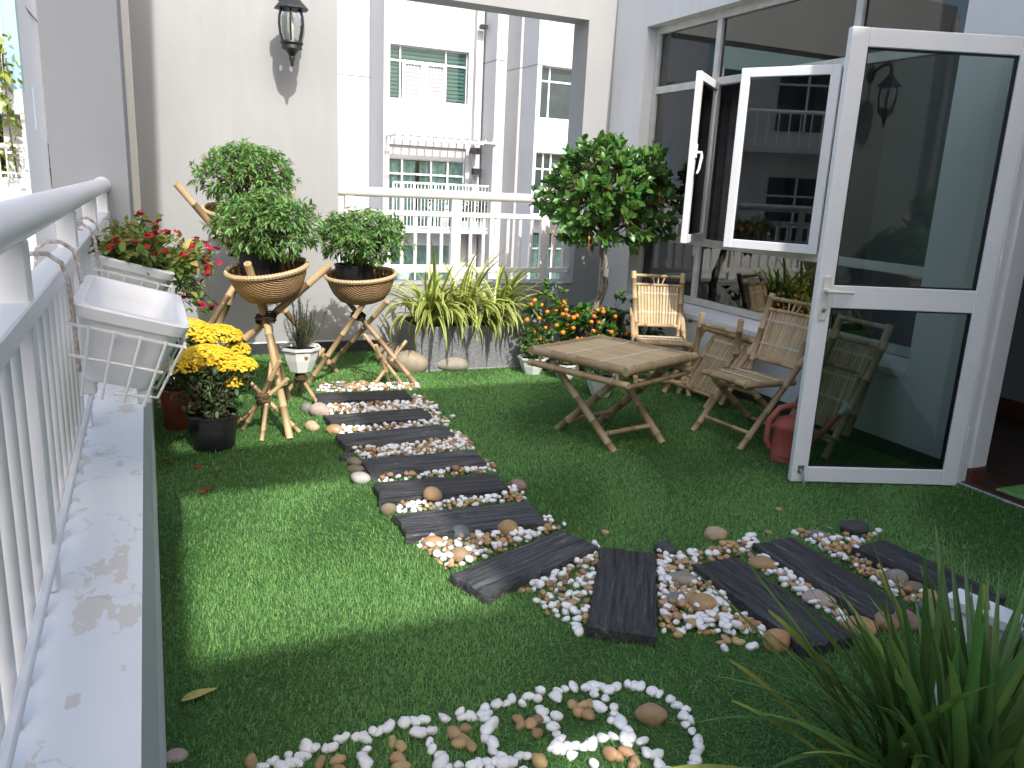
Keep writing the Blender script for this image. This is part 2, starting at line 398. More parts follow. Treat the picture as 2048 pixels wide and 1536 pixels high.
# walls with faint streaks of dirt under sills and edges of patches
def wall_wear(name, amount=.12):
    m = M(name); N = m.node_tree.nodes; L = m.node_tree.links; b = N['Principled BSDF']; src = b.inputs['Base Color'].links[0].from_socket
    tc = N.new('ShaderNodeTexCoord'); mp = N.new('ShaderNodeMapping'); mp.inputs['Scale'].default_value = (2.5,2.5,.45); L.new(tc.outputs['Object'], mp.inputs[0])
    n1 = N.new('ShaderNodeTexNoise'); n1.inputs['Scale'].default_value = 2.2; n1.inputs['Detail'].default_value = 8; n1.inputs['Roughness'].default_value = .65; L.new(mp.outputs[0], n1.inputs['Vector'])
    r1 = N.new('ShaderNodeValToRGB'); r1.color_ramp.elements[0].position = .5; r1.color_ramp.elements[1].position = .78; L.new(n1.outputs['Fac'], r1.inputs[0])
    mu = N.new('ShaderNodeMath'); mu.operation = 'MULTIPLY'; mu.inputs[1].default_value = amount*2; L.new(r1.outputs[0], mu.inputs[0])
    mx = N.new('ShaderNodeMixRGB'); L.new(mu.outputs[0], mx.inputs[0]); L.new(src, mx.inputs[1]); mx.inputs[2].default_value = (.50,.49,.46,1); L.new(mx.outputs[0], b.inputs['Base Color'])
wall_wear('plaster', .10); wall_wear('plaster_shade_lift', .10); wall_wear('far_plaster', .16)

# variegated strap leaf: pale margins, green centre, uses uv-like attribute 'rnd' = across position
def varieg_mat():
    m = bpy.data.materials.new('variegated_leaf'); m.use_nodes = True; MATS['variegated_leaf'] = m
    N = m.node_tree.nodes; L = m.node_tree.links; b = N['Principled BSDF']; b.inputs['Roughness'].default_value = .42
    at = N.new('ShaderNodeAttribute'); at.attribute_name = 'rnd'
    rp = N.new('ShaderNodeValToRGB'); e = rp.color_ramp.elements
    e[0].position = .0; e[0].color = (.155,.27,.045,1); e[1].position = 1; e[1].color = (.60,.62,.20,1)
    k = rp.color_ramp.elements.new(.22); k.color = (.20,.32,.055,1); k = rp.color_ramp.elements.new(.40); k.color = (.56,.58,.15,1)
    L.new(at.outputs['Fac'], rp.inputs[0])
    oi = N.new('ShaderNodeObjectInfo'); hs = N.new('ShaderNodeHueSaturation'); mr = N.new('ShaderNodeMapRange'); mr.inputs[3].default_value = .7; mr.inputs[4].default_value = 1.15
    L.new(oi.outputs['Random'], mr.inputs[0]); L.new(mr.outputs[0], hs.inputs['Value']); L.new(rp.outputs[0], hs.inputs['Color']); L.new(hs.outputs[0], b.inputs['Base Color'])
    t = N.new('ShaderNodeBsdfTranslucent'); mx = N.new('ShaderNodeMixShader'); mx.inputs[0].default_value = .3; L.new(hs.outputs[0], t.inputs[0])
    L.new(b.outputs[0], mx.inputs[1]); L.new(t.outputs[0], mx.inputs[2]); L.new(mx.outputs[0], N['Material Output'].inputs[0])
varieg_mat()

# artificial turf blades
def turf_mat():
    m = bpy.data.materials.new('turf_blade'); m.use_nodes = True; MATS['turf_blade'] = m
    N = m.node_tree.nodes; L = m.node_tree.links; b = N['Principled BSDF']; b.inputs['Roughness'].default_value = .5; b.inputs['Specular IOR Level'].default_value = .35
    at = N.new('ShaderNodeAttribute'); at.attribute_name = 'rnd'
    rp = N.new('ShaderNodeValToRGB'); e = rp.color_ramp.elements
    e[0].position = 0; e[0].color = (.082,.20,.055,1); e[1].position = 1; e[1].color = (.38,.51,.19,1)
    k = rp.color_ramp.elements.new(.5); k.color = (.165,.355,.092,1); k = rp.color_ramp.elements.new(.85); k.color = (.24,.43,.125,1)
    L.new(at.outputs['Fac'], rp.inputs[0]); L.new(rp.outputs[0], b.inputs['Base Color'])
    t = N.new('ShaderNodeBsdfTranslucent'); mx = N.new('ShaderNodeMixShader'); mx.inputs[0].default_value = .3; L.new(rp.outputs[0], t.inputs[0])
    L.new(b.outputs[0], mx.inputs[1]); L.new(t.outputs[0], mx.inputs[2]); L.new(mx.outputs[0], N['Material Output'].inputs[0])
turf_mat()

# woven bamboo basket: courses curving round an oval eye on the side
def weave_mat():
    m = bpy.data.materials.new('weave'); m.use_nodes = True; MATS['weave'] = m
    N = m.node_tree.nodes; L = m.node_tree.links; b = N['Principled BSDF']; b.inputs['Roughness'].default_value = .6
    tc = N.new('ShaderNodeTexCoord'); mp = N.new('ShaderNodeMapping'); mp.inputs['Scale'].default_value = (1.0,1.0,1.5); mp.inputs['Location'].default_value = (-.06,.24,-.06)
    L.new(tc.outputs['Object'], mp.inputs[0])
    w = N.new('ShaderNodeTexWave'); w.wave_type = 'RINGS'; w.rings_direction = 'SPHERICAL'; w.inputs['Scale'].default_value = 15; w.inputs['Distortion'].default_value = 1.4; w.inputs['Detail'].default_value = 2; w.inputs['Detail Scale'].default_value = 6
    L.new(mp.outputs[0], w.inputs['Vector'])
    n1 = N.new('ShaderNodeTexNoise'); n1.inputs['Scale'].default_value = 70; n1.inputs['Detail'].default_value = 3; L.new(tc.outputs['Object'], n1.inputs['Vector'])
    mu = N.new('ShaderNodeMath'); mu.operation = 'MULTIPLY_ADD'; mu.inputs[1].default_value = .55; L.new(n1.outputs['Fac'], mu.inputs[0]); L.new(w.outputs['Fac'], mu.inputs[2])
    rp = N.new('ShaderNodeValToRGB'); e = rp.color_ramp.elements; e[0].position = .2; e[0].color = (.06,.03,.014,1); e[1].position = 1.0; e[1].color = (.42,.26,.115,1)
    L.new(mu.outputs[0], rp.inputs[0]); L.new(rp.outputs[0], b.inputs['Base Color'])
    bp = N.new('ShaderNodeBump'); bp.inputs['Strength'].default_value = .9; bp.inputs['Distance'].default_value = .006; L.new(mu.outputs[0], bp.inputs['Height']); L.new(bp.outputs[0], b.inputs['Normal'])
weave_mat()

# bamboo: darker rings at the swollen nodes (attribute 'rnd' marks them)
for k in ('bamboo','bamboo_furn','bamboo_grey'):
    m = M(k); N = m.node_tree.nodes; L = m.node_tree.links; b = N['Principled BSDF']; src = b.inputs['Base Color'].links[0].from_socket
    at = N.new('ShaderNodeAttribute'); at.attribute_name = 'rnd'; mu = N.new('ShaderNodeMath'); mu.operation = 'MULTIPLY'; mu.inputs[1].default_value = .7; L.new(at.outputs['Fac'], mu.inputs[0])
    mx = N.new('ShaderNodeMixRGB'); L.new(mu.outputs[0], mx.inputs[0]); L.new(src, mx.inputs[1]); mx.inputs[2].default_value = (.17,.10,.05,1); L.new(mx.outputs[0], b.inputs['Base Color'])
# ================================================================ SETTING
XR, YB = 4.07, 6.95
gm = MB().box(-150,-150,-9.3,150,200,-9.0).build('ground', 'concrete_ground'); struct(gm)
struct(MB().box(-.058,-4.2,-.35,XR,YB,-.012).build('terrace_floor', 'concrete_ground'))
struct(MB().box(-.033,-3.6,-.012,XR-.002,YB-.002,0).build('turf_backing', 'turf_base'))

# --- turf: one blade each, numpy
def turf():
    zones = [(.6,2.2,20000),(2.2,3.3,21000),(3.3,4.6,14000),(4.6,6.94,9500)]
    P = []
    for y0,y1,d in zones:
        n = int((y1-y0)*4.1*d); q = np.stack([rng.uniform(-.035,4.06,n), rng.uniform(y0,y1,n)],1); P.append(q)
    P = np.concatenate(P)
    # keep what the terrace camera side can see
    k = (P[:,0] < P[:,1]*1.6+1.3); P = P[k]; n = len(P)
    fld = 2.2*np.sin(P[:,0]*1.7+1.3*np.sin(P[:,1]*1.1))+1.8*np.sin(P[:,1]*2.1+P[:,0]*.8)+.9*np.sin(P[:,0]*5.1-P[:,1]*4.3); ang = fld+rng.normal(0,1.15,n); lean = rng.uniform(.3,1.5,n); L_ = rng.uniform(.013,.028,n); w = rng.uniform(.0008,.0014,n)*(1+.14*P[:,1])
    d = np.stack([np.cos(ang), np.sin(ang)],1); s = np.stack([-d[:,1], d[:,0]],1)
    b = np.concatenate([P, np.full((n,1), -.002)],1)
    m_ = b + np.concatenate([d*(L_*.5*np.sin(lean*.55))[:,None], (L_*.5*np.cos(lean*.55))[:,None]],1)
    t = m_ + np.concatenate([d*(L_*.5*np.sin(lean*1.25))[:,None], (L_*.5*np.cos(lean*1.25))[:,None]],1)
    s3 = np.concatenate([s*w[:,None], np.zeros((n,1))],1)
    V = np.stack([b-s3, b+s3, m_+s3*.9, m_-s3*.9, t+s3*.25, t-s3*.25],1).reshape(-1,3)
    i = np.arange(n)[:,None]*6
    Fq = np.concatenate([i+np.array([[0,1,2,3]]), i+np.array([[3,2,4,5]])],0)
    pat = .5+.5*np.sin(P[:,0]*3.1+np.sin(P[:,1]*2.3))*np.cos(P[:,1]*2.7)
    r = np.clip(rng.beta(2,2.6,n)*.85+.12*pat+(rng.random(n) < .05)*.3, 0, 1)
    o = np_mesh('artificial_turf', V, Fq, 'turf_blade', rnd=np.repeat(r,6))
    tag(o, 'short green artificial turf covering the terrace floor', 'turf', kind='stuff')
turf()

# --- back wall with framed opening
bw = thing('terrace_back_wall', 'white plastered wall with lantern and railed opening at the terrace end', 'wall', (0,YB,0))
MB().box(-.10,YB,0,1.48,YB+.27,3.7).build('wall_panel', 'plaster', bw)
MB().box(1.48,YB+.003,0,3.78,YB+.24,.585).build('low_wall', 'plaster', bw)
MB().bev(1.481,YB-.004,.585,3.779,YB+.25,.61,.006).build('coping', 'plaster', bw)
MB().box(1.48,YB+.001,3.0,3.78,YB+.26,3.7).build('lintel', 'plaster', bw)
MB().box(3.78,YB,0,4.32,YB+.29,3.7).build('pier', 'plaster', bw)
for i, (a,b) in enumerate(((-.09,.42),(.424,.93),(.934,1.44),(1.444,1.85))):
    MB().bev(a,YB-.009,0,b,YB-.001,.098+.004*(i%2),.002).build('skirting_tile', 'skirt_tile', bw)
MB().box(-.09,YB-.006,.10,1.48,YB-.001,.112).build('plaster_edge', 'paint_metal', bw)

# --- left parapet with ledge and corner pillar
lw = thing('parapet_wall', 'low white parapet wall with peeling painted ledge under the left railing', 'wall', (-.25,2,0))
MB().box(-.47,-4.2,-.8,-.058,6.9,.6).build('ledge', 'ledge_paint', lw)
MB().box(-.058,-4.2,0,-.036,6.9,.47).build('inner_face', 'plaster_shade_lift', lw)
MB().add([(-.058,-4.2,.598),(-.036,-4.2,.47),(-.036,6.9,.47),(-.058,6.9,.598),(-.0585,-4.2,.47),(-.0585,6.9,.47)],[(0,1,2,3),(1,4,5,2),(0,4,1),(3,2,5)]).build('sloped_edge', 'green_trim', lw)
cp = thing('corner_pillar', 'tall shaded white pillar where the left handrail ends', 'pillar', (-.3,6.2,0))
MB().box(-.52,5.7,-.8,-.10,YB-.002,3.2).build('shaft', 'plaster_shade_tint', cp)
dp = thing('cover_strip', 'narrow cream trim strip in the corner beside the shaded pillar', 'trim', (-.07,YB-.05,0))
MB().bev(-.0985,YB-.05,.0,-.045,YB-.001,3.6,.006).build('strip_body', 'rail_cream', dp)
MB().bev(-.0985,YB-.058,.0,-.078,YB-.051,3.6,.002).build('edge_bead', 'rail_cream', dp)

# --- left railing
rl = thing('railing', 'white steel balcony railing running along the left parapet', 'railing', (-.25,2,.6))
MB().tube([(-.25,-3.8,1.385),(-.25,5.7,1.385)], .042, 24).build('handrail', 'paint_metal', rl, True)
MB().tube([(-.25,5.655,1.385),(-.25,5.699,1.385)], [.043,.052], 24).build('rail_flange', 'paint_metal', rl, True)
MB().bev(-.285,-3.8,1.185,-.218,5.7,1.232,.004).build('mid_rail', 'paint_metal', rl)
MB().bev(-.229,-3.8,.692,-.213,5.7,.712,.003).build('bottom_rail', 'paint_metal', rl)
post = None; bal = None
for k in range(8):
    y = -3.15+1.25*k
    if post is None: post = MB().bev(-.281,y-.031,.601,-.222,y+.031,1.352,.004).build('post', 'paint_metal', rl); post0 = y
    else:
        c = post.copy(); COL.objects.link(c); c.location.y += y-post0
    if k == 7: break
    for j in range(1,10):
        yy = y+j*.125
        if yy < -.6: continue
        if bal is None: bal = MB().tube([(-.252,yy,.601),(-.252,yy,1.186)], .0175, 12).build('baluster', 'paint_metal', rl, True); bal0 = yy
        else:
            c = bal.copy(); COL.objects.link(c); c.location.y += yy-bal0

# --- back railing
rb = thing('railing', 'cream painted railing across the opening in the back wall', 'railing', (2.6,YB+.12,.6))
yb = YB+.12
MB().tube([(1.482,yb,1.39),(3.779,yb,1.39)], .042, 24).build('handrail', 'rail_cream', rb, True)
MB().bev(1.482,yb-.022,1.195,3.779,yb+.022,1.242,.004).build('mid_rail', 'rail_cream', rb)
MB().bev(1.482,yb-.022,.69,3.779,yb+.022,.738,.004).build('bottom_rail', 'rail_cream', rb)
for x in (1.605,2.585,3.50): MB().bev(x-.046,yb-.024,.612,x+.046,yb+.024,1.352,.004).build('post', 'rail_cream', rb)
for x in (1.735,1.845,1.955,2.075,2.20,2.325,2.45,2.735,2.865,2.99,3.115,3.24,3.36,3.62,3.72):
    MB().tube([(x,yb,.735),(x,yb,1.2)], .017, 12).build('baluster', 'rail_cream', rb, True)

# --- house wall on the right, with window opening y 3.26..6.42 and door opening y 1.84..2.80
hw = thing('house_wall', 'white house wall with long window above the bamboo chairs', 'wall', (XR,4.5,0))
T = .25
def hwall(y0,z0,y1,z1,nm='wall_panel',m='plaster_shade_lift'): return MB().box(XR,y0,z0,XR+T,y1,z1).build(nm, m, hw)
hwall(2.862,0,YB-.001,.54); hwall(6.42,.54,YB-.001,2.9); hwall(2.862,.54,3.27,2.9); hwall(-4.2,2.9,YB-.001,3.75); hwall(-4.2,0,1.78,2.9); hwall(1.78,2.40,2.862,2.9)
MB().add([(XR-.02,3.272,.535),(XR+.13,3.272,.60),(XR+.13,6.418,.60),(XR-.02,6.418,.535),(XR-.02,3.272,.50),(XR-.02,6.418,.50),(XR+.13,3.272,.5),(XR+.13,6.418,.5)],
         [(0,1,2,3),(0,3,5,4),(1,0,4,6),(3,2,7,5),(4,5,7,6)]).build('sill', 'plaster_shade_lift', hw)
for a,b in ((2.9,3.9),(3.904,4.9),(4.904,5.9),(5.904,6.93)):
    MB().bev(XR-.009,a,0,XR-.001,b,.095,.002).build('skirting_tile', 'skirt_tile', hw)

# --- window: fixed frame, panes, two outward casements
XW = 4.20
wi = thing('window', 'long white framed window with two casements pushed open', 'window', (XW,4.8,.6))
def bar(y0,z0,y1,z1,d=.032,nm='frame_bar'): return MB().bev(XW-d,y0,z0,XW+d,y1,z1,.004).build(nm, 'alu_old', wi)
bar(3.27,.60,6.42,.655); bar(3.27,2.84,6.42,2.9)
bar(3.27,.655,3.33,2.84,.031); bar(6.36,.655,6.42,2.84,.031)
for y in (5.54,4.13):
    bar(y-.03,.655,y+.03,2.84,.030,'mullion')
ys = [3.33,4.10,4.16,5.51,5.57,6.36]
for a,b in ((3.33,4.10),(4.16,5.51),(5.57,6.36)):
    bar(a,1.085,b,1.145,.029,'transom'); bar(a,2.345,b,2.405,.029,'transom')
for a,b in ((3.33,4.10),(4.16,5.51),(5.57,6.36)):
    for c,d in ((.655,1.085),(1.145,2.345),(2.405,2.84)):
        if a == 4.16 and c == 1.145: continue
        MB().box(XW-.004,a+.001,c+.001,XW+.004,b-.001,d-.001).build('pane', 'window_glass', wi)
def sash(hy, ang, s, wdt, lab):
    """casement hinged on a mullion; ang from the wall plane, s = +1 opens towards +y from the hinge"""
    r_ = wi
    hx = XW-.045
    u = np.array([-math.sin(ang), s*math.cos(ang), 0]); nn = np.array([-s*math.cos(ang)*1.0, -math.sin(ang), 0])*(1)
    def tr(p): return np.array([hx,hy,0])+u*p[0]+nn*p[1]+np.array([0,0,p[2]])
    z0,z1,fw = 1.14,2.36,.062
    def pc(x0,z0_,x1,z1_,y0=-.022,y1=.022): return MB().bev(x0,y0,z0_,x1,y1,z1_,.004).xf(tr)
    f = pc(0,z0,fw,z1); f.add(pc(wdt-fw,z0,wdt,z1).v, pc(wdt-fw,z0,wdt,z1).f)
    q = pc(fw,z0,wdt-fw,z0+fw,-.021,.021); f.add(q.v,q.f); q = pc(fw,z1-fw,wdt-fw,z1,-.021,.021); f.add(q.v,q.f)
    o = f.build('sash', 'alu_white', wi); o['label'] = lab
    MB().box(fw,-.004,z0+fw,wdt-fw,.004,z1-fw).xf(tr).build('sash_pane', 'sash_glass', o)
    h = MB().tube([tr((wdt-.03,-.03*s,1.80)),tr((wdt-.03,-.065*s,1.80)),tr((wdt-.03,-.07*s,1.77)),tr((wdt-.02,-.06*s,1.68)),tr((wdt-.01,-.05*s,1.65))],[.011,.011,.012,.010,.008],8)
    q = MB().bev(wdt-.045,-.034,1.76,wdt-.015,-.022,1.86,.003).xf(lambda p: tr((p[0],p[1]*s,p[2]))); h.add(q.v,q.f)
    h.build('handle', 'white_plastic', o, True)
sash(5.47, R(49), -1, .66, 'narrow casement seen nearly edge on with a white handle')
sash(4.19, R(31), 1, .66, 'casement turned towards the terrace with a dark reflecting pane')

# --- open glazed door
HG = np.array([3.985,2.783,0]); DU = np.array([-.934,.358,0]); DN = np.array([-.358,-.934,0])
dr = thing('glass_door', 'white framed glass door standing open beside the red watering can', 'door', tuple(HG))
def dtr(p): return HG+DU*p[0]+DN*p[1]+np.array([0,0,p[2]])
def dpart(nm,x0,z0,x1,z1,y0=-.022,y1=.022,m='alu_white',par=dr,b=.004): return MB().bev(x0,y0,z0,x1,y1,z1,b).xf(dtr).build(nm, m, par)
WD = .935
dpart('stile',0.0,.012,.088,2.31); dpart('stile',WD-.088,.012,WD,2.31)
dpart('rail',.088,2.222,WD-.088,2.309,-.021,.021); dpart('rail',.088,.013,WD-.088,.10,-.021,.021); dpart('rail',.088,.965,WD-.088,1.083,-.021,.021)
for a,b in ((.10,.965),(1.083,2.222)):
    dpart('pane',.088,a+.001,WD-.088,b-.001,-.003,.003,'door_glass',dr,.0005)
    g = MB()
    for x0,x1 in ((.0885,.096),(WD-.096,WD-.0885)): g.box(x0,-.012,a+.001,x1,.012,b-.001)
    for c in (a+.0012,b-.0075): g.box(.097,-.012,c,WD-.097,.012,c+.0065)
    g.xf(dtr).build('gasket', 'black_plastic', dr)
pl = dpart('lock_plate',WD-.066,.90,WD-.026,1.13,.022,.032,'handle_cream')
h = MB().tube([dtr((WD-.046,.03,1.055)),dtr((WD-.046,.062,1.055)),dtr((WD-.06,.068,1.055)),dtr((WD-.175,.066,1.052))],[.012,.012,.011,.010],10)
h.build('handle', 'handle_cream', pl, True)
MB().lathe([(.011,0),(.011,.006),(.006,.007)],12).xf(lambda p: dtr((WD-.046+p[0],.032+p[2],.955+p[1]))).build('lock_cylinder', 'steel', pl, True)
st = MB().tube([dtr((WD-.045,.03,.085)),dtr((WD-.055,.045,.06)),dtr((WD-.06,.06,.0)),dtr((WD-.062,.062,-.0))],[.007,.007,.008,.010],8)
q = MB().bev(WD-.065,.022,.065,WD-.03,.03,.11,.003).xf(dtr); st.add(q.v,q.f); st.build('door_stop', 'steel', dr, True)
for z in (.25,1.2,2.1):
    MB().tube([(HG[0]+.012,HG[1]-.012,z),(HG[0]+.012,HG[1]-.012,z+.09)], .011, 10).build('hinge', 'alu_white', dr, True)

# --- door frame and threshold
df = thing('door_frame', 'white aluminium door frame around the dark doorway at right', 'door frame', (XR+.05,2.3,0))
MB().bev(XR-.028,2.80,0,XR+.03,2.8615,2.399,.004).build('jamb', 'alu_white', df); MB().bev(XR+.03,2.785,.09,XR+.16,2.86,2.399,.004).build('jamb', 'alu_white', df)
MB().bev(XR+.032,2.775,0,XR+.155,2.86,.088,.003).build('plinth', 'wood_red', df)
MB().bev(XR-.028,1.785,0,XR+.10,1.84,2.399,.004).build('jamb', 'alu_white', df); MB().bev(XR-.028,1.84,2.33,XR+.10,2.80,2.398,.004).build('head', 'alu_white', df)
MB().bev(XR-.012,1.84,.001,XR+.055,2.80,.018,.003).build('threshold', 'wood_floor', df)
MB().bev(XR-.024,1.84,.001,XR-.0125,2.80,.012,.002).build('edge_strip', 'grille', df)

# --- room behind
struct(MB().box(XR+.001,-4.2,-.35,8.2,YB+.2,-.02).build('room_slab', 'wood_red'))
fl = struct(MB().box(XR+.001,-4.2,-.02,8.2,YB+.1,-.006).build('room_floor', 'wood_red'))
pk = 0
for i in range(14):                       # floor boards seen through the doorway
    x0 = XR+.058+i*.142
    for j in range(3):
        y0 = 1.2+j*1.15-.37*(i%3)
        MB().bev(x0,y0,-.006,x0+.140,y0+1.147,.004,.002).build('floor_board', 'wood_floor', fl)
struct(MB().box(5.83,-4.2,-.006,5.95,4.3,2.95).build('room_wall', 'room_wall'))
struct(MB().box(5.80,-4.2,.0,5.829,4.3,.12).build('room_skirting', 'wood_red'))
struct(MB().box(XR+T,-4.2,2.95,8.2,YB+.2,3.1).build('room_ceiling', 'room_wall'))
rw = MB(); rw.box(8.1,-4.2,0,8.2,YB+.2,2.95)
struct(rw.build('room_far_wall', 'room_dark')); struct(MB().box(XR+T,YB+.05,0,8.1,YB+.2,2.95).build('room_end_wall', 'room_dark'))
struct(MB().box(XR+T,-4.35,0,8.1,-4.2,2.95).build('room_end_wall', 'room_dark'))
cu = thing('curtain', 'brownish curtain gathered behind the open casements', 'curtain', (4.5,4.8,.3))
def curt(y0,y1,x=4.46):
    V=[];Fs=[]; n=60
    for i in range(n+1):
        t=i/n; y=y0+(y1-y0)*t; dx=.028*math.sin(t*(y1-y0)*52)+.012*math.sin(t*31)
        V += [(x+dx,y,.15),(x+dx*1.05,y,2.8)]
    for i in range(n): Fs.append((2*i,2*i+2,2*i+3,2*i+1))
    MB().add(V,Fs).build('curtain_panel','curtain',cu,True)
curt(4.92,5.62); curt(5.62,6.5,4.52); curt(3.2,4.62,4.40)
mt = thing('door_mat', 'bright green mat lying just inside the doorway', 'mat', (4.4,2.4,0))
MB().bev(4.155,1.95,.004,4.6,2.66,.016,.004).build('mat_sheet', 'mat_green', mt)

# --- unseen overhead beams and slab, added to cast the bands of shade
pg = thing('shade_frame', 'unseen white beams and slab added to cast the shade bands', 'shade_frame', (1,-6,6.5))
ZP = 6.5; SH = ZP/0.95                 # upper storey height; light slants SH metres on its way down
MB().box(-.56,-15,ZP,.20,4.4,ZP+.4).build('shade_beam', 'slab_under', pg)
MB().box(.201,3.84-SH,ZP,1.28,4.15-SH,ZP+.35).build('shade_beam', 'slab_under', pg)
MB().box(.201,1.66-SH,ZP,1.28,2.05-SH,ZP+.35).build('shade_beam', 'slab_under', pg)
MB().box(.201,-5-SH,ZP,1.02,1.66-SH,ZP+.35).build('shade_beam', 'slab_under', pg)
MB().box(1.281,-5-SH,ZP,8.2,5.15-SH,ZP+.35).build('shade_slab', 'slab_under', pg)
for x,y in ((-.3,-14.5),(-.3,-4.5),(8,-4.5),(8,-14.5),(1.4,-14.5)): MB().box(x-.15,y-.15,-9,x+.15,y+.15,ZP).build('column', 'slab_under', pg)
rear = thing('terrace_rear_wall', 'plain white wall closing the near end of the terrace', 'wall', (2,-4,0))
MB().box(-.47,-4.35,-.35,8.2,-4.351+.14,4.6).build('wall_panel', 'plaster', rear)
# terrace support below
struct(MB().box(-.46,-4.19,-9.0,8.2,YB+.27,-.81).build('lower_storeys', 'far_plaster'))
# ================================================================ NEIGHBOURING BUILDINGS
YF = 26.0
def fx(x,y,Y=YF):
    p = AY(x,y,Y); return p[0], p[2]
ob = thing('apartment_building', 'white stepped apartment block facing the terrace across the gap', 'building', (8,YF,-9))
def fwall(x0,x1,z0,z1,y0,y1,m='far_plaster',nm='wall'): return MB().box(x0,y0,z0,x1,y1,z1).build(nm, m, ob)
def facade(x0,x1,z0,z1,y,holes,th=.35,m='far_plaster'):
    """front slab at y with rectangular holes (x0,x1,z0,z1), built from strips; one part"""
    mb = MB(); xs = sorted({x0,x1,*[h[0] for h in holes],*[h[1] for h in holes]})
    for a,b in zip(xs[:-1],xs[1:]):
        hs = sorted([h for h in holes if h[0] <= a+1e-6 and h[1] >= b-1e-6], key=lambda h: h[2]); z = z0
        for h in hs:
            if h[2] > z: mb.box(a,y,z,b,y+th,h[2])
            z = h[3]
        if z < z1: mb.box(a,y,z,b,y+th,z1)
    return mb.build('wall', m, ob)
def fwin(x0,x1,z0,z1,y,cols,rows,par=ob,m='alu_white',fw=.05,glass='far_glass',dep=.16):
    """window in a hole: frame ring + bars; panes as sub-parts"""
    f = MB(); yy = y+dep
    xs = [x0+(x1-x0)*c for c in cols]; zs = [z0+(z1-z0)*c for c in rows]
    for x in xs: f.box(max(x0,x-fw/2),yy,z0,min(x1,x+fw/2),yy+.06,z1)
    for z in zs: f.box(x0,yy+.004,max(z0,z-fw/2),x1,yy+.055,min(z1,z+fw/2))
    w = f.build('window', m, par)
    for a,b in zip(xs[:-1],xs[1:]):
        for c,d in zip(zs[:-1],zs[1:]):
            MB().box(a+fw/2,yy+.03,c+fw/2,b-fw/2,yy+.036,d-fw/2).build('pane', glass, w)
    return w
SXY = YF/24.0
# --- main plane
wl, wr = 7.18, 9.80                   # window bay between
s0x = 6.98                            # recess return
W1 = (wl,wr,4.02,5.62); W2 = (wl,wr,.02,2.62); W3 = (wl,10.45,-3.3,-.10)
W0 = (wl,wr,7.2,8.8)
facade(s0x,10.9,-9,11,YF,[W1,W2,W3,W0])
fwall(4.0,s0x,-9,11,YF+1.7,YF+2.1)                         # recessed plane at left
fwall(s0x,s0x+.3,-9,11,YF+.351,YF+1.699,'far_plaster','return_wall')
for z in (4.75,-.2): fwall(4.0,s0x-.001,z,z+.03,YF+1.694,YF+1.70,'joint','joint_line')
# blinds behind the upper window
def blinds(x0,x1,z0,z1,y,n):
    for i in range(n):
        a = z0+(z1-z0)*i/n
        MB().box(x0,y,a+(z1-z0)/n*.30,x1,y+.012,z0+(z1-z0)*(i+1)/n).build('blind_slat', 'blind_teal', ob)
    MB().box(x0,y+.03,z0,x1,y+.05,z1).build('blind_back', 'blind_dark', ob)
glass_mat('far_clear', (.80,.90,.88), .9, 1.45)
w1 = fwin(*W1[:2],W1[2],W1[3],YF,(0,.14,.72,1),(0,.72,1),glass='far_clear')
blinds(wl+.03,wr-.03,4.06,5.60,YF+.26,13)
for i,(a,b) in enumerate(((.155,.43),(.44,.715))):             # two white casements with security bars
    x0,x1 = wl+(wr-wl)*a, wl+(wr-wl)*b; z0,z1 = 4.0,5.19
    f = MB(); fw=.1
    for q in ((x0,z0,x0+fw,z1),(x1-fw,z0,x1,z1)): f.box(q[0],YF+.02,q[1],q[2],YF+.10,q[3])
    f.box(x0+fw,YF+.022,z0,x1-fw,YF+.098,z0+fw); f.box(x0+fw,YF+.022,z1-fw,x1-fw,YF+.098,z1)
    c = f.build('casement', 'alu_white', ob)
    MB().box(x0+fw,YF+.10,z0+fw,x1-fw,YF+.12,z1-fw).build('panel', 'grille', c)
    g = MB()
    for k in range(1,5):
        x = x0+fw+(x1-x0-2*fw)*k/5; g.box(x-.008,YF+.07,z0+fw,x+.008,YF+.085,z1-fw)
    g.build('bars', 'alu_white', c)
    g = MB()
    for k in range(1,8):
        z = z0+fw+(z1-z0-2*fw)*k/8; g.box(x0+fw+.02,YF+.092,z-.016,x1-fw-.02,YF+.098,z+.016)
    g.build('grille_slots', 'joint', c)
# balcony storey: glazing with curtains, slatted canopy, rail, plants
def curtf(x0,x1,z0,z1,y,fr=16):
    V=[];Fs=[]; n=80
    for i in range(n+1):
        t=i/n; x=x0+(x1-x0)*t; d=.05*math.sin(t*(x1-x0)*fr*1.3)+.02*math.sin(t*37)
        V += [(x,y+d,z0),(x,y+d*.8,z1)]
    for i in range(n): Fs.append((2*i,2*i+2,2*i+3,2*i+1))
    MB().add(V,Fs).build('curtain','far_curtain',ob,True)
fwin(wl,wr,.02,2.20,YF,(0,.18,.56,.78,1),(0,.78,1),glass='far_clear',fw=.06)
curtf(wl+.05,wl+.95,.05,2.15,YF+.27); curtf(wl+1.1,wr-.03,.05,2.15,YF+.27)
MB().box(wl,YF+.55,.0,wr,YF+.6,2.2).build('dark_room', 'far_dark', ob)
MB().box(wl,YF+.10,2.20,wr,YF+.3,2.62).build('fascia', 'far_plaster', ob)
for i in range(13):
    x = 7.05+i*.265
    MB().box(x,YF-1.25,2.82,x+.05,YF-.002,2.88).build('canopy_slat', 'alu_old', ob)
MB().box(7.0,YF-1.3,2.76,10.35,YF-1.22,2.82).build('canopy_beam', 'alu_old', ob)
MB().box(7.0,YF-.5,2.76,10.35,YF-.42,2.82).build('canopy_beam', 'alu_old', ob)
MB().box(6.99,YF-1.0,-.10,10.9,YF-.001,.0).build('balcony_floor', 'far_plaster', ob)
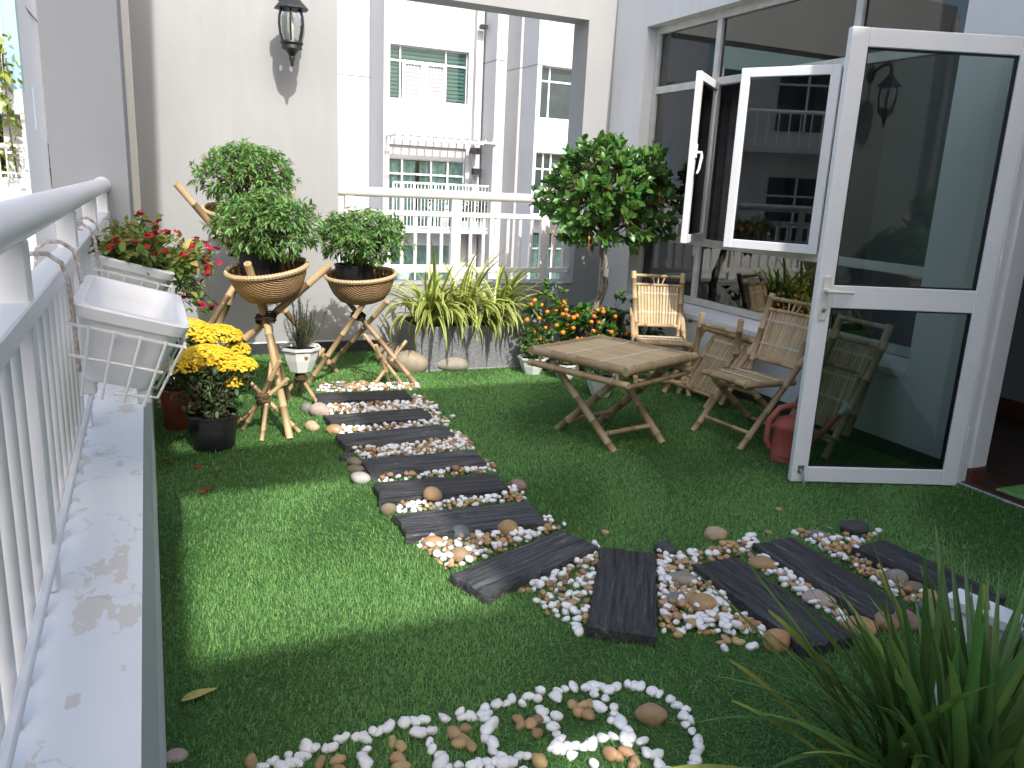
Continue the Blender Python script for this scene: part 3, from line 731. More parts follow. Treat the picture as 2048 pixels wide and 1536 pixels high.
def frail(x0,x1,y,z0,z1,n,par=ob):
    g = MB().tube([(x0,y,z1),(x1,y,z1)], .035, 8); q = g.build('balcony_rail', 'paint_metal', par, True)
    MB().box(x0,y-.012,z0+.06,x1,y+.012,z0+.09).build('lower_rail', 'paint_metal', q)
    MB().box(x0,y-.012,z1-.2,x1,y+.012,z1-.17).build('middle_rail', 'paint_metal', q)
    for i in range(n+1):
        x = x0+(x1-x0)*i/n; wd = .03 if i % 6 == 0 else .010
        MB().box(x-wd,y-wd*.8,z0,x+wd,y+wd*.8,z1-.01).build('baluster', 'paint_metal', q)
frail(7.05,10.5,YF-.95,.0,1.44,30)
# lower storeys
fwin(wl,wr-.3,-3.3,-.55,YF,(0,.22,.42,.64,1),(0,.74,1),glass='far_clear',fw=.06)
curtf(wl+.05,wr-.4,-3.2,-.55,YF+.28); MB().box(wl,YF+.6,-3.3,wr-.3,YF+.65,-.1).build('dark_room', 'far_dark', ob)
MB().box(wr-.299,YF+.1,-3.3,10.45,YF+.2,-.1).build('wall', 'far_beige', ob)
MB().box(wl,YF+.1,-.55,wr-.3,YF+.3,-.10).build('fascia', 'far_plaster', ob)
frail(7.05,10.5,YF-.95,-3.2,-1.75,30); MB().box(6.99,YF-1.0,-3.3,10.9,YF-.001,-3.2).build('balcony_floor', 'far_plaster', ob)
fwin(*W0,YF,(0,.3,.7,1),(0,.7,1))
# --- stepped fins to the right: each visible return faces the terrace's left
XA = AY(962,200,YF)[0]; YA_ = AX(990,200,XA)[1]; XB = AY(1012,200,YA_)[0]; YB_ = AX(1037,200,XB)[1]; XC = AY(1043,200,YB_)[0]; YG = AX(1072,200,XC)[1]
fwall(XA-.30,XA-.06,-9,11,YF-.22,YF-.001,'far_plaster','rib')
fwall(XA,XB-.001,-9,11,YA_,YF+.35,'far_plaster','fin')
fwall(XB,XC-.001,-9,11,YB_,YF+.35,'far_beige','fin')
for z,y0,x in ((5.3,YA_-.006,XA-.005),(5.0,YB_-.006,XB-.005),(5.0,YG-.006,XC-.005)):
    MB().box(x,y0,z,x+.30,YF,z+.03).build('joint_line', 'joint', ob)
# --- nearer wing at right
vx0 = AY(1081,200,YG)[0]
zz = lambda y: AY(1100,y,YG)[2]
V1 = (vx0,vx0+2.6,zz(237),zz(132)); V2 = (vx0-.05,vx0+2.6,zz(430),zz(306)); V3 = (vx0-.05,vx0+2.6,zz(590),zz(465))
facade(XC,XC+6,-9,11,YG,[V1,V2,V3])
fwall(XC,XC+.2,-9,11,YG+.351,YF,'far_plaster','return_wall')
fwin(*V1,YG,(0,.13,.48,.6,1),(0,.72,1)); fwin(*V2,YG,(0,.12,.22,.5,1),(0,.74,1)); fwin(*V3,YG,(0,.14,.30,.6,1),(0,.74,1),glass='far_clear')
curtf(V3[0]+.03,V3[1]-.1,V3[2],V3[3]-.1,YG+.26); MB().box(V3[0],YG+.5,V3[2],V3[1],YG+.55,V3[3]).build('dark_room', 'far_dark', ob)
MB().box(V2[0]+.52,YG+.10,V2[2],V2[0]+.60,YG+.155,V2[3]-.6).build('door_leaf', 'wood_red', ob)
frail(XC+.05,XC+3,YG-.9,V2[2],V2[2]+.95,24); MB().box(XC,YG-.95,V2[2]-.12,XC+3.2,YG-.001,V2[2]-.01).build('balcony_floor', 'far_plaster', ob)
# flood lamps on the fin
for (x,y,z) in ((9.92,YF-.5,2.55),(10.0,YF-.5,1.9)):
    q = MB().box(x-.14,y-.12,z-.1,x+.14,y+.1,z+.1); q.box(x-.02,y+.1,z-.02,x+.02,y+.5,z+.02); q.build('flood_lamp', 'lamp_iron', ob)
MB().box(9.98,YF-.55,6.3,10.2,YF-.36,6.42).build('flood_lamp', 'lamp_iron', ob)
# balcony pots
def bush(c,r,n,T,m,par,sz=.12,nm='foliage'):
    d = rdir(n); p = np.asarray(c)+d*np.asarray(r)*(rng.random((n,1))**.45)
    V,Fq,rn = scatter(T,p,d+rng.normal(0,.5,(n,3)),rng.uniform(.7,1.3,n)*sz)
    return np_mesh(nm,V,Fq,m,par,rnd=rn)
LT2 = leaf_t(2,.5,.15)
for i,(x,z) in enumerate(((9.55,.5),(9.95,.45),(10.2,.40))):
    bp_ = thing('balcony_plant', ('leafy potted plant on the facing balcony, left of its three','leafy potted plant on the facing balcony, middle of its three','leafy potted plant on the facing balcony, right of its three')[i], 'plant', (x,YF-.6,0), 'plants on the facing balcony')
    MB().lathe([(.12,0),(.17,.3),(.15,.3),(.14,.27)],12,(x,YF-.6,.0)).build('pot','pot_blue',bp_,True)
    bush((x,YF-.6,.75),(.28,.25,.5),160,LT2,'balcony_leaf',bp_)
bk = thing('bicycle', 'dark bicycle parked on the facing balcony behind its rail', 'bicycle', (8.7,YF-.5,0))
for x in (8.2,9.15):
    w_ = MB().tube([(x+.33*math.cos(a),YF-.5,.35+.33*math.sin(a)) for a in np.linspace(0,2*math.pi,20)[:-1]],.02,6,closed=True).build('wheel','lamp_iron',bk,True)
    q = MB()
    for a in np.linspace(0,math.pi,5)[:-1]: q.tube([(x-.32*math.cos(a),YF-.5,.35-.32*math.sin(a)),(x+.32*math.cos(a),YF-.5,.35+.32*math.sin(a))],.005,4)
    q.build('spokes','grille',w_)
q = MB()
for a,b in (((8.2,.35),(8.45,.85)),((8.45,.85),(8.62,.35)),((8.62,.35),(9.0,.85)),((8.45,.8),(9.0,.82)),((9.0,.95),(9.15,.35)),((8.2,.35),(8.62,.35))): q.tube([(a[0],YF-.5,a[1]),(b[0],YF-.5,b[1])],.022,6)
q.build('bike_frame','blind_dark',bk,True); MB().tube([(8.95,YF-.75,1.0),(9.02,YF-.5,.97),(8.95,YF-.25,1.0)],.018,6).build('handlebar','lamp_iron',bk,True)
MB().bev(8.33,YF-.57,.88,8.56,YF-.43,.94,.02).build('saddle','lamp_iron',bk,True)
pb = thing('balcony_pot', 'pale blue pot on the lower facing balcony', 'pot', (7.5,YF-.6,-1.7))
MB().lathe([(.16,0),(.24,.28),(.25,.34),(.21,.34),(.20,.2)],14,(7.5,YF-.6,-1.75)).build('pot_body','pot_blue',pb,True); MB().box(7.2,YF-.8,-3.2,7.8,YF-.4,-1.75).build('stand','far_plaster',pb)

# --- building on the left beyond the railing
lb = thing('apartment_building', 'white and teal building with balconies seen past the left railing', 'building', (-3,13,-9))
YL = 13.0
ex = AY(45,200,YL)[0]
def lwall(x0,x1,z0,z1,y0,y1,m='far_plaster',nm='wall'): return MB().box(x0,y0,z0,x1,y1,z1).build(nm, m, lb)
oz0, oz1 = AY(25,356,YL)[2], AY(25,228,YL)[2]
tz0 = AY(20,178,YL)[2]; ox = AY(47,300,YL)[0]; tx = AY(36,100,YL)[0]
def lface(holes):
    mb = MB(); x0,x1,z0,z1 = -7.0,ex,-9,9
    xs = sorted({x0,x1,*[h[0] for h in holes],*[h[1] for h in holes]})
    for a,b in zip(xs[:-1],xs[1:]):
        z = z0
        for h in sorted([h for h in holes if h[0] <= a+1e-6 and h[1] >= b-1e-6], key=lambda h: h[2]):
            mb.box(a,YL,z,b,YL+.3,h[2]); z = h[3]
        mb.box(a,YL,z,b,YL+.3,z1)
    return mb.build('wall','far_plaster',lb)
lface([(-6.0,ox,oz0,oz1),(-6.0,tx,tz0,6.0),(-6.0,ox,oz0-3.1,oz1-3.1)])
lwall(-6.0,tx,tz0,6.0,YL+.12,YL+.3,'teal_paint','teal_panel')
x_,z_ = AY(2,130,YL)[0], AY(2,130,YL)[2]
lwall(-6.0,x_,z_-.05,z_+1.1,YL+.08,YL+.119,'far_glass','pane'); lwall(x_,x_+.04,z_-.1,z_+1.1,YL+.06,YL+.119,'alu_white','window_frame')
for dz in (0,-3.1):
    lwall(-6.0,ox,oz0+dz,oz1+dz,YL+.9,YL+1.0,'far_glass','pane'); lwall(-6.0,ox,oz1+dz-.10,oz1+dz,YL+.7,YL+.89,'teal_paint','teal_panel')
    rz = oz0+dz+.42
    q = MB().tube([(-6.0,YL+.2,rz),(ox-.02,YL+.2,rz)],.035,8).build('balcony_rail','paint_metal',lb,True)
    MB().box(-6.0,YL+.19,rz-.10,ox-.02,YL+.21,rz-.07).build('middle_rail','paint_metal',q); MB().box(-6.0,YL+.19,oz0+dz+.05,ox-.02,YL+.21,oz0+dz+.08).build('lower_rail','paint_metal',q)
    for i in range(26):
        x = ox-.05-i*.09; wd = .03 if i % 9 == 0 else .009
        MB().box(x-wd,YL+.185,oz0+dz+.01,x+wd,YL+.215,rz-.02).build('baluster','paint_metal',q)
lwall(ex-.3,ex,-9,9,YL+.301,YL+2.7,'far_plaster','side_wall')
p1 = AX(70,225,ex); MB().box(ex-.01,p1[1]-.08,p1[2]-.25,ex+.004,p1[1]+.1,p1[2]+.35).build('slot_window','pot_blue',lb)
p1 = AX(97,270,ex); 
# farther wing
lwall(-2.4,-.2,-9,9.0,YL+3.2,YL+3.5,'far_plaster','wall')
for (a,b,c,d) in ((93,62,104,170),(106,240,113,360)):
    q0 = AY(a,b,YL+3.2); q1 = AY(c,d,YL+3.2)
    lwall(q0[0],q1[0]+.02,q1[2],q0[2],YL+3.17,YL+3.199,'far_dark','window'); lwall(q0[0]+.03,q1[0],q1[2]+.25,q0[2]-.25,YL+3.15,YL+3.169,'alu_white','window_frame')
# cable
p0 = AY(40,0,YL+1.0); p1 = AY(92,60,YL+3.1)
cb = MB().tube(bez(p0,(np.asarray(p0)+p1)/2-np.array([0,0,.05]),p1,8),.012,5); tag(cb.build('cable','lamp_iron',None),'thin dark cable slung against the side of the left building','cable')
vn = thing('climbing_vine', 'yellowish vine trailing down in front of the left balcony', 'vine', tuple(AY(12,200,YL-.1)))
pts = [AY(x,y,YL-.12) for x,y in ((2,75),(6,120),(10,160),(14,205),(18,250),(26,300),(34,345))]
MB().tube(pts,.012,5).build('stem','twig',vn)
P_ = np.concatenate([np.asarray(pts[i])+(np.asarray(pts[i+1])-pts[i])*t for i in range(len(pts)-1) for t in np.linspace(0,1,22)[:,None]]).reshape(-1,3)
P_ = P_+rng.normal(0,.06,P_.shape)*np.array([1,.6,1]); V,Fq,rn = scatter(LT2,P_,rdir(len(P_),-.3),rng.uniform(.07,.16,len(P_))); np_mesh('foliage',V,Fq,'vine_leaf',vn,rnd=rn)
n=500; P_ = np.stack([rng.uniform(-2.6,ox-.1,n),rng.uniform(YL+.3,YL+.8,n),oz0+.1+rng.random(n)**1.6*1.2],1); V,Fq,rn = scatter(LT2,P_,rdir(n,-.2),rng.uniform(.1,.2,n))
bs = thing('balcony_plant','leafy green shrub filling the balcony of the left building','plant',(-2.3,YL+.5,oz0)); np_mesh('foliage',V,Fq,'vine_leaf',bs,rnd=rn)
c_ = AY(110,330,YL+2.9); gp = thing('balcony_plant','dark green plant hanging from a ledge beside the shaded pillar','plant',tuple(c_)); bush(c_,(.12,.12,.32),140,LT2,'balcony_leaf',gp,.14)

# --- block across the courtyard on the left, out of frame but mirrored in the panes
nb = thing('apartment_building','white balconied block beyond the left railing, mirrored in the window panes','building',(-15,0,-9))
def nwall(y0,y1,z0,z1,m='far_plaster',x=-15.0,nm='wall',d=.4): return MB().box(x-d,y0,z0,x,y1,z1).build(nm,m,nb)
nwall(-22,11,-9,7.5)
for fz in (-6.4,-3.3,-.2,2.9):
    for i in range(7):
        y=-19.5+i*4.3; nwall(y,y+2.4,fz+.5,fz+2.3,'far_glass',-14.985,'window',.05)
        for k in (.33,.66): nwall(y+2.4*k-.03,y+2.4*k+.03,fz+.5,fz+2.3,'alu_white',-14.96,'mullion',.03)
        nwall(y-.03,y+2.43,fz+1.75,fz+1.8,'alu_white',-14.961,'mullion',.025)
    q=MB().tube([(-14.1,-22,fz+.95),(-14.1,11,fz+.95)],.05,8).build('balcony_rail','paint_metal',nb,True); MB().box(-15,-22,fz-.15,-14.0,11,fz).build('balcony_floor','far_plaster',nb)
    g=MB()
    for i in range(110): g.box(-14.115,-22+i*.3,fz,-14.085,-21.97+i*.3,fz+.95)
    g.build('balusters','paint_metal',q)
# ================================================================ FURNITURE AND FITTINGS
def pole(mb, p0, p1, r=.018, step=.2, r1=None, n=10, hollow=True, ph=None):
    """bamboo culm: swollen nodes, slightly bowed, hollow ends"""
    p0 = np.asarray(p0, float); p1 = np.asarray(p1, float); Ln = np.linalg.norm(p1-p0); d = (p1-p0)/Ln; r1 = r if r1 is None else r1
    ts = [0.0]; k = step*(random.uniform(.3,.8) if ph is None else ph)
    while k < Ln-.015: ts += [k-.006,k,k+.006]; k += step*random.uniform(.85,1.2)
    ts.append(Ln); pts=[]; rad=[]
    side = np.cross(d,[0.3,.5,.8]); side /= np.linalg.norm(side); bow = random.uniform(-.006,.006)*Ln
    for i,t in enumerate(ts):
        rr = r+(r1-r)*t/Ln
        if 0 < i < len(ts)-1: rr *= 1.17 if (i-1)%3 == 1 else .99
        pts.append(p0+d*t+side*bow*math.sin(math.pi*t/Ln)); rad.append(rr)
    if hollow:
        pts = [p0+d*.012,p0+d*.0005]+pts+[p1-d*.0005,p1-d*.012]; rad = [r*.5,r*.6]+rad+[r1*.6,r1*.5]
    mb.tube(pts, rad, n)
    k0 = 2 if hollow else 0; rv = []
    for i in range(len(pts)):
        j = i-k0-1; v = 1.0 if (0 <= j < len(ts)-2 and j%3 == 0) else (.25 if 0 <= j < len(ts)-2 else 0.0)
        if hollow and (i < 2 or i >= len(pts)-2): v = 1.0
        rv += [v]*n
    mb.rv = (mb.rv or [])+rv; return mb
def ring_lash(mb, c, d, r, turns=5, tr=.0035, h=.028):
    """string wound round the crossing"""
    d = np.asarray(d,float)/np.linalg.norm(d); a = np.cross(d,[.2,.9,.3]); a/=np.linalg.norm(a); b = np.cross(d,a); pts=[]
    for i in range(turns*12+1):
        t=i/12; w = r*(1+.08*math.sin(i*1.7)); pts.append(np.asarray(c)+a*w*math.cos(2*math.pi*t)+b*w*math.sin(2*math.pi*t)+d*(h*(t/turns-.5)+.004*math.sin(i)))
    return mb.tube(pts,tr,5)

# ---------------------------------------------------------------- wall lantern
LX, LZ = 1.075, 2.60
ly = YB-.27
la = thing('wall_lantern', 'black iron coach lantern on the sunlit white wall', 'lantern', (LX,YB,LZ))
MB().lathe([(.055,0),(.062,.012),(.05,.02)],20).xf(lambda p: (LX+p[0],YB-p[2],LZ+.27+p[1]*1.5)).build('back_plate','lamp_iron',la,True)
MB().tube(bez((LX,YB-.02,LZ+.27),(LX,ly-.03,LZ+.45),(LX,ly,LZ+.22),12),[.016]*11+[.02],10).build('arm','lamp_iron',la,True)
MB().lathe([(.012,.25),(.03,.235),(.04,.215),(.085,.165),(.125,.125),(.132,.115),(.10,.11)],8,(LX,ly,LZ),ph=.39).build('roof','lamp_iron',la)
MB().lathe([(.078,.11),(.094,.06),(.098,.0),(.09,-.06),(.07,-.115)],24,(LX,ly,LZ),cap=False).build('glass_globe','lamp_glass',la,True)
for k in range(6):
    a = k*math.pi/3+.3
    MB().tube([(LX+r*math.cos(a),ly+r*math.sin(a),LZ+z) for r,z in ((.082,.112),(.099,.06),(.103,0),(.095,-.06),(.074,-.118))],.0075,6).build('cage_bar','lamp_iron',la,True)
MB().lathe([(.085,-.112),(.088,-.125),(.075,-.14),(.078,-.165),(.05,-.175),(.03,-.2),(.02,-.22),(.024,-.235),(.012,-.26),(.014,-.275),(.004,-.295)],12,(LX,ly,LZ)).build('base','lamp_iron',la,True)
MB().lathe([(.004,.075),(.014,.06),(.02,.03),(.02,-.08),(.016,-.11)],12,(LX,ly,LZ)).build('bulb','bulb',la,True)

# ---------------------------------------------------------------- garden tap
tp = thing('garden_tap', 'small metal garden tap on the white wall beneath the window', 'tap', (XR,5.42,.5))
ty, tz = 5.40,.49
MB().lathe([(.026,0),(.026,.006),(.014,.008)],14).xf(lambda p:(XR-p[2],ty+p[0],tz+p[1])).build('wall_flange','steel',tp,True)
MB().tube([(XR,ty,tz),(XR-.085,ty,tz),(XR-.11,ty,tz-.012),(XR-.115,ty,tz-.05)],[.012,.013,.012,.010],10).build('spout','steel',tp,True)
MB().tube([(XR-.06,ty,tz+.01),(XR-.06,ty,tz+.045)],.009,8).build('valve_stem','steel',tp,True)
MB().tube([(XR-.06,ty,tz+.045),(XR-.13,ty+.02,tz+.058)],[.007,.006],8).build('lever','steel',tp,True)

# ---------------------------------------------------------------- bamboo table
def bamboo_table():
    ctr = np.array([2.545,4.10,0]); u = np.array([.923,.384,0]); v = np.array([-.327,.945,0]); v = v-u*(u@v); v/=np.linalg.norm(v); zt=.56
    t = thing('folding_table', 'square folding bamboo table with slatted top', 'table', tuple(ctr))
    def L(a,b,z): return ctr+u*a+v*b+np.array([0,0,z])
    hu,hv = .342,.348
    for b in (-hv,hv): pole(MB(),L(-hu-.02,b,zt-.022),L(hu+.02,b,zt-.022),.026,.19).build('edge_pole','bamboo_grey',t,True)
    for a in (-hu,hu): pole(MB(),L(a,-hv+.015,zt-.024),L(a,hv-.015,zt-.024),.025,.21).build('edge_pole','bamboo_grey',t,True)
    n=27; sl0=None
    for i in range(n):
        a = -hu+.035+(2*hu-.07)*i/(n-1)
        if sl0 is None:
            mb = MB(); sec=[]
            for k in range(7):
                tt = k/6; sec.append((-hv+.012+(2*hv-.024)*tt))
            V=[];Fs=[]
            for b in sec:
                for (da,dz) in ((-.009,-.010),(-.0097,-.003),(-.005,.001),(.005,.001),(.0097,-.003),(.009,-.010)): V.append(L(a+da,b,zt-.012+dz))
            for k in range(6):
                for j in range(6): Fs.append((k*6+j,k*6+(j+1)%6,(k+1)*6+(j+1)%6,(k+1)*6+j))
            Fs += [tuple(range(6)),tuple(36+j for j in range(6))]
            sl0 = mb.add(V,Fs).build('slat','bamboo_grey',t); a00=a
        else:
            c = sl0.copy(); COL.objects.link(c); o=u*(a-a00); c.location=(o[0]+random.uniform(-.003,.003)*v[0],o[1]+random.uniform(-.006,.006),random.uniform(-.0015,.0015))
    for b in (-.13,.12):
        pts=[L(-hu+.02+(2*hu-.04)*k/54, b+(.006 if k%2 else -.006), zt-.0085) for k in range(55)]
        MB().tube(pts,.003,5).build('string','string_white',t)
    for b in (-.12,.13): pole(MB(),L(-hu,b,zt-.042),L(hu,b,zt-.042),.012,.2).build('cross_bar','bamboo_grey',t,True)
    # apron poles under the left and right edges and their spacers
    for a in (-hu-.005,hu-.02): 
        pole(MB(),L(a,-hv-.02,zt-.10),L(a,hv+.03,zt-.10),.020,.2).build('apron_pole','bamboo_grey',t,True)
        for b in (-hv+.06,0,hv-.06): MB().tube([L(a,b,zt-.095),L(a,b,zt-.03)],.011,8).build('spacer','bamboo_grey',t,True)
    pole(MB(),L(-hu,-hv+.02,zt-.125),L(hu,-hv+.02,zt-.125),.014,.2).build('apron_pole','bamboo_grey',t,True)
    # crossed legs in two planes
    F1,F2,F3,F4 = G(1228,905),G(1116,858),G(1325,888),np.array([2.68,4.42,0])
    for (f,top) in ((F1,L(-hu+.06,hv-.10,zt-.10)),(F2,L(-hu+.10,-hv+.10,zt-.10)),(F3,L(hu-.10,hv-.12,zt-.10)),(F4,L(hu-.06,-hv+.12,zt-.10))):
        f = np.array([f[0],f[1],.004]); pole(MB(),f,top+np.array([0,0,.02]),.0235,.19).build('leg','bamboo_grey',t,True)
    def at(f,top,k): return np.asarray(f)+(np.asarray(top)-np.asarray(f))*k
    a1=at(F1,L(-hu+.06,hv-.10,zt-.10),.2); a3=at(F3,L(hu-.10,hv-.12,zt-.10),.2); pole(MB(),a1,a3,.015,.18).build('stretcher','bamboo_grey',t,True)
    a2=at(F2,L(-hu+.10,-hv+.10,zt-.10),.2); a4=at(F4,L(hu-.06,-hv+.12,zt-.10),.2); pole(MB(),a2,a4,.015,.18).build('stretcher','bamboo_grey',t,True)
bamboo_table()

# ---------------------------------------------------------------- bamboo folding chairs (local frame: x width, front = -y)
def slat_set(par, P00,P01,P10,P11, n, m, w=.0075, name='slat'):
    """n slats running from edge P00-P01 to edge P10-P11"""
    P00,P01,P10,P11=[np.asarray(p,float) for p in (P00,P01,P10,P11)]
    nrm=np.cross(P01-P00,P10-P00); nrm/=np.linalg.norm(nrm)
    for i in range(n):
        t=(i+.5)/n; a=P00+(P01-P00)*t; b=P10+(P11-P10)*t; s=(P01-P00)/np.linalg.norm(P01-P00); ww=w*random.uniform(.9,1.1); j=nrm*random.uniform(-.0015,.0015)
        V=[]
        for p in (a,(a+b)/2+nrm*random.uniform(-.002,.002),b):
            for da,dz in ((-1,-.6),(-1,.2),(-.45,.62),(.45,.62),(1,.2),(1,-.6)): V.append(p+j+s*ww*da+nrm*ww*dz*.8)
        Fs=[(k*6+q,k*6+(q+1)%6,(k+1)*6+(q+1)%6,(k+1)*6+q) for k in range(2) for q in range(6)]+[tuple(range(6)),tuple(12+q for q in range(6))]
        MB().add(V,Fs).build(name,m,par,local=True)
def zig(par,a,b,n,amp,nrm,m='string_white',r=.003):
    a=np.asarray(a,float);b=np.asarray(b,float);d=(b-a)/np.linalg.norm(b-a);s=np.cross(nrm,d)
    for sg in (1,-1):
        MB().tube([a+(b-a)*k/n+s*amp*sg*(1 if k%2 else -1)+np.asarray(nrm)*.007 for k in range(n+1)],r,5).build('string',m,par,local=True)
def bp(par,p0,p1,r,nm,m='bamboo_furn',step=.2,**k): pole(MB(),p0,p1,r,step,**k).build(nm,m,par,True,local=True)
def chair_frame(par, W=.20, m='bamboo_furn'):
    for s in (-1,1):
        x=s*(W+.012)
        bp(par,(x,-.25,.0),(x,.285,.63),.0215,'leg',m)            # long leg from front foot up to the back
        x=s*(W-.03)
        bp(par,(x,.30,.0),(x,-.16,.385),.020,'leg',m)             # short leg from rear foot up to the seat front
    bp(par,(-W,-.165,.10),(W,-.165,.10),.0135,'stretcher',m); bp(par,(-W+.03,.225,.06),(W-.03,.225,.06),.0135,'stretcher',m)
    bp(par,(-W+.01,-.13,.355),(W-.01,-.13,.355),.012,'stretcher',m)
    bp(par,(-W,.272,.60),(W,.272,.60),.0135,'stretcher',m)
    # seat
    for s in (-1,1): bp(par,(s*(W-.008),-.245,.425),(s*(W-.008),.20,.405),.0195,'seat_rail',m)
    bp(par,(-W+.01,-.235,.428),(W-.01,-.235,.428),.018,'seat_rail',m); bp(par,(-W+.01,.17,.408),(W-.01,.17,.408),.013,'seat_rail',m)
    slat_set(par,(-W+.02,-.225,.432),(W-.02,-.225,.432),(-W+.02,.165,.415),(W-.02,.165,.415),13,m,.0105,'seat_slat')
    for y in (-.10,.06): zig(par,(-W+.02,y,.428+(-.245-y)*.045+.01),(W-.02,y,.428+(-.245-y)*.045+.01),13,.006,(0,0,1))
    # backrest
    B=lambda x,k:(x*(.92+.13*k),.20+.15*k,.49+.445*k)
    for s in (-1,1): bp(par,B(s*W,-.16),B(s*W,1.02),.0225,'back_post',m)
    bp(par,B(-W+.01,.95),B(W-.01,.95),.015,'back_rail',m); bp(par,B(-W+.01,.78),B(W-.01,.78),.015,'back_rail',m); bp(par,B(-W+.01,.03),B(W-.01,.03),.015,'back_rail',m)
    for i,(a,b) in enumerate(((-.03,-.045),(.0,.0),(.03,.055))): MB().tube([B(a,.79),B(b,.94)],.0065,6).build('spindle',m,par,True,local=True)
    slat_set(par,B(-W+.028,.05),B(W-.028,.05),B(-W+.028,.77),B(W-.028,.77),13,m,.0112,'back_slat')
    nr=np.array([0,-.96,.28])
    for k in (.27,.62): zig(par,B(-W+.025,k),B(W-.025,k),13,.007,nr)
cA = thing('folding_chair', 'bamboo folding chair with sunlit back beside the kumquat bush', 'chair', (3.60,5.12,0), 'bamboo folding chairs', (0,0,R(-23)))
cA.scale=(.95,.95,.93)
chair_frame(cA)
cB = thing('folding_chair', 'bamboo folding chair facing the table next to the watering can', 'chair', (3.435,3.885,0), 'bamboo folding chairs', (0,0,R(-84)))
cB.scale=(.97,.97,.94)
chair_frame(cB)
# folded chair leaning on the wall between the two open ones
cC = thing('folding_chair', 'half folded bamboo chair leaning on the wall between two open chairs', 'chair', (3.7,4.75,0), 'bamboo folding chairs')
def wp(nm,p0,p1,r,m='bamboo_grey'): pole(MB(),p0,p1,r,.2).build(nm,m,cC,True)
ya,yb_ = 4.98,4.50
wp('leg',(3.57,ya,.004),(3.93,ya+.02,.52),.0215); wp('leg',(3.60,yb_,.004),(3.94,yb_-.02,.50),.0215)
wp('stretcher',(3.63,ya,.085),(3.655,yb_,.085),.0135)
wp('back_post',(3.80,ya-.03,.20),(3.80,ya-.08,.63),.0225); wp('back_post',(3.84,yb_+.02,.32),(3.80,yb_-.04,.655),.0225)
wp('back_rail',(3.80,ya-.07,.545),(3.81,yb_-.02,.555),.015); wp('seat_rail',(3.88,ya-.02,.50),(3.90,yb_-.1,.50),.018)
wp('seat_rail',(3.70,ya-.04,.03),(3.92,ya-.16,.53),.019); wp('seat_rail',(3.72,yb_-.02,.03),(3.95,yb_-.12,.53),.019)
wp('seat_rail',(3.70,ya-.04,.06),(3.72,yb_,.06),.013); wp('leg',(3.66,ya-.06,.004),(3.74,ya-.06,.25),.019); wp('leg',(3.70,yb_+.04,.004),(3.80,yb_+.03,.35),.019)
slat_set(cC,np.array((3.725,ya-.07,.07))-wloc(cC),np.array((3.74,yb_,.07))-wloc(cC),np.array((3.905,ya-.19,.53))-wloc(cC),np.array((3.935,yb_-.10,.53))-wloc(cC),14,'bamboo_grey',.0105,'seat_slat')
for k in (.55,.80):
    a=np.array((3.725,ya-.07,.07))*(1-k)+np.array((3.905,ya-.19,.53))*k-wloc(cC); b=np.array((3.74,yb_,.07))*(1-k)+np.array((3.935,yb_-.10,.53))*k-wloc(cC)
    zig(cC,a,b,14,.008,np.array((-.93,0,.36)),r=.003)
# folded chair behind the door glass
cD = thing('folding_chair', 'folded bamboo chair leaning on the wall behind the door glass', 'chair', (3.75,3.5,0), 'bamboo folding chairs')
def wd_(nm,p0,p1,r,m='bamboo_grey'): pole(MB(),p0,p1,r,.2).build(nm,m,cD,True)
y0,y1=3.78,3.40
for y in (y0,y1):
    wd_('back_post',(3.80,y,.12),(4.015,y-.01,.80),.0225); wd_('leg',(3.62,y-.03,.004),(3.98,y-.03,.70),.0215); wd_('leg',(3.72,y+.04,.004),(3.94,y+.04,.56),.020)
for k in (.97,.80,.55): wd_('back_rail',(3.80+.215*k,y0-.01,.12+.68*k),(3.80+.215*k,y1+.01,.12+.68*k),.015)
wd_('stretcher',(3.66,y0-.03,.10),(3.66,y1-.03,.10),.0135); wd_('seat_rail',(3.75,y0,.09),(3.75,y1,.09),.015)
slat_set(cD,np.array((3.80,y0-.02,.12))-wloc(cD),np.array((3.80,y1+.02,.12))-wloc(cD),np.array((3.97,y0-.02,.64))-wloc(cD),np.array((3.97,y1+.02,.64))-wloc(cD),13,'bamboo_grey',.010,'back_slat')
for k in (.35,.62,.9):
    a=np.array((3.80,y0-.02,.12))*(1-k)+np.array((3.97,y0-.02,.64))*k-wloc(cD); b=np.array((3.80,y1+.02,.12))*(1-k)+np.array((3.97,y1+.02,.64))*k-wloc(cD); zig(cD,a,b,13,.008,np.array((-.95,0,.3)),r=.003)

# ---------------------------------------------------------------- watering can
wc0 = np.array([3.385,3.42,0]); wc = thing('watering_can', 'dusty red plastic watering can beside the open door', 'watering can', tuple(wc0))
MB().lathe([(.10,.001),(.113,.006),(.115,.02),(.112,.04),(.114,.045),(.112,.05),(.112,.20),(.115,.205),(.112,.21),(.115,.217),(.110,.222),(.098,.245),(.06,.262),(.03,.268)],28,tuple(wc0),1.0,.86).build('body','red_plastic',wc,True)
ax = np.array([.90,-.42,0])     # spout side
hb = wc0-ax*.105
MB().tube([hb+np.array([0,0,.07])-ax*.012,hb-ax*.04+np.array([0,0,.12]),hb-ax*.035+np.array([0,0,.24]),hb+ax*.02+np.array([0,0,.315]),hb+ax*.09+np.array([0,0,.335]),hb+ax*.14+np.array([0,0,.315]),hb+ax*.155+np.array([0,0,.25])],[.016,.018,.018,.018,.018,.017,.016],12).build('handle','red_plastic',wc,True)
MB().tube([wc0+ax*.10+np.array([0,0,.09]),wc0+ax*.19+np.array([0,0,.19]),wc0+ax*.27+np.array([0,0,.30])],[.026,.018,.014],12).build('spout','red_plastic',wc,True)
q=wc0+ax*.27+np.array([0,0,.30]); dq=np.array([ax[0]*.55,ax[1]*.55,.42]); dq/=np.linalg.norm(dq)
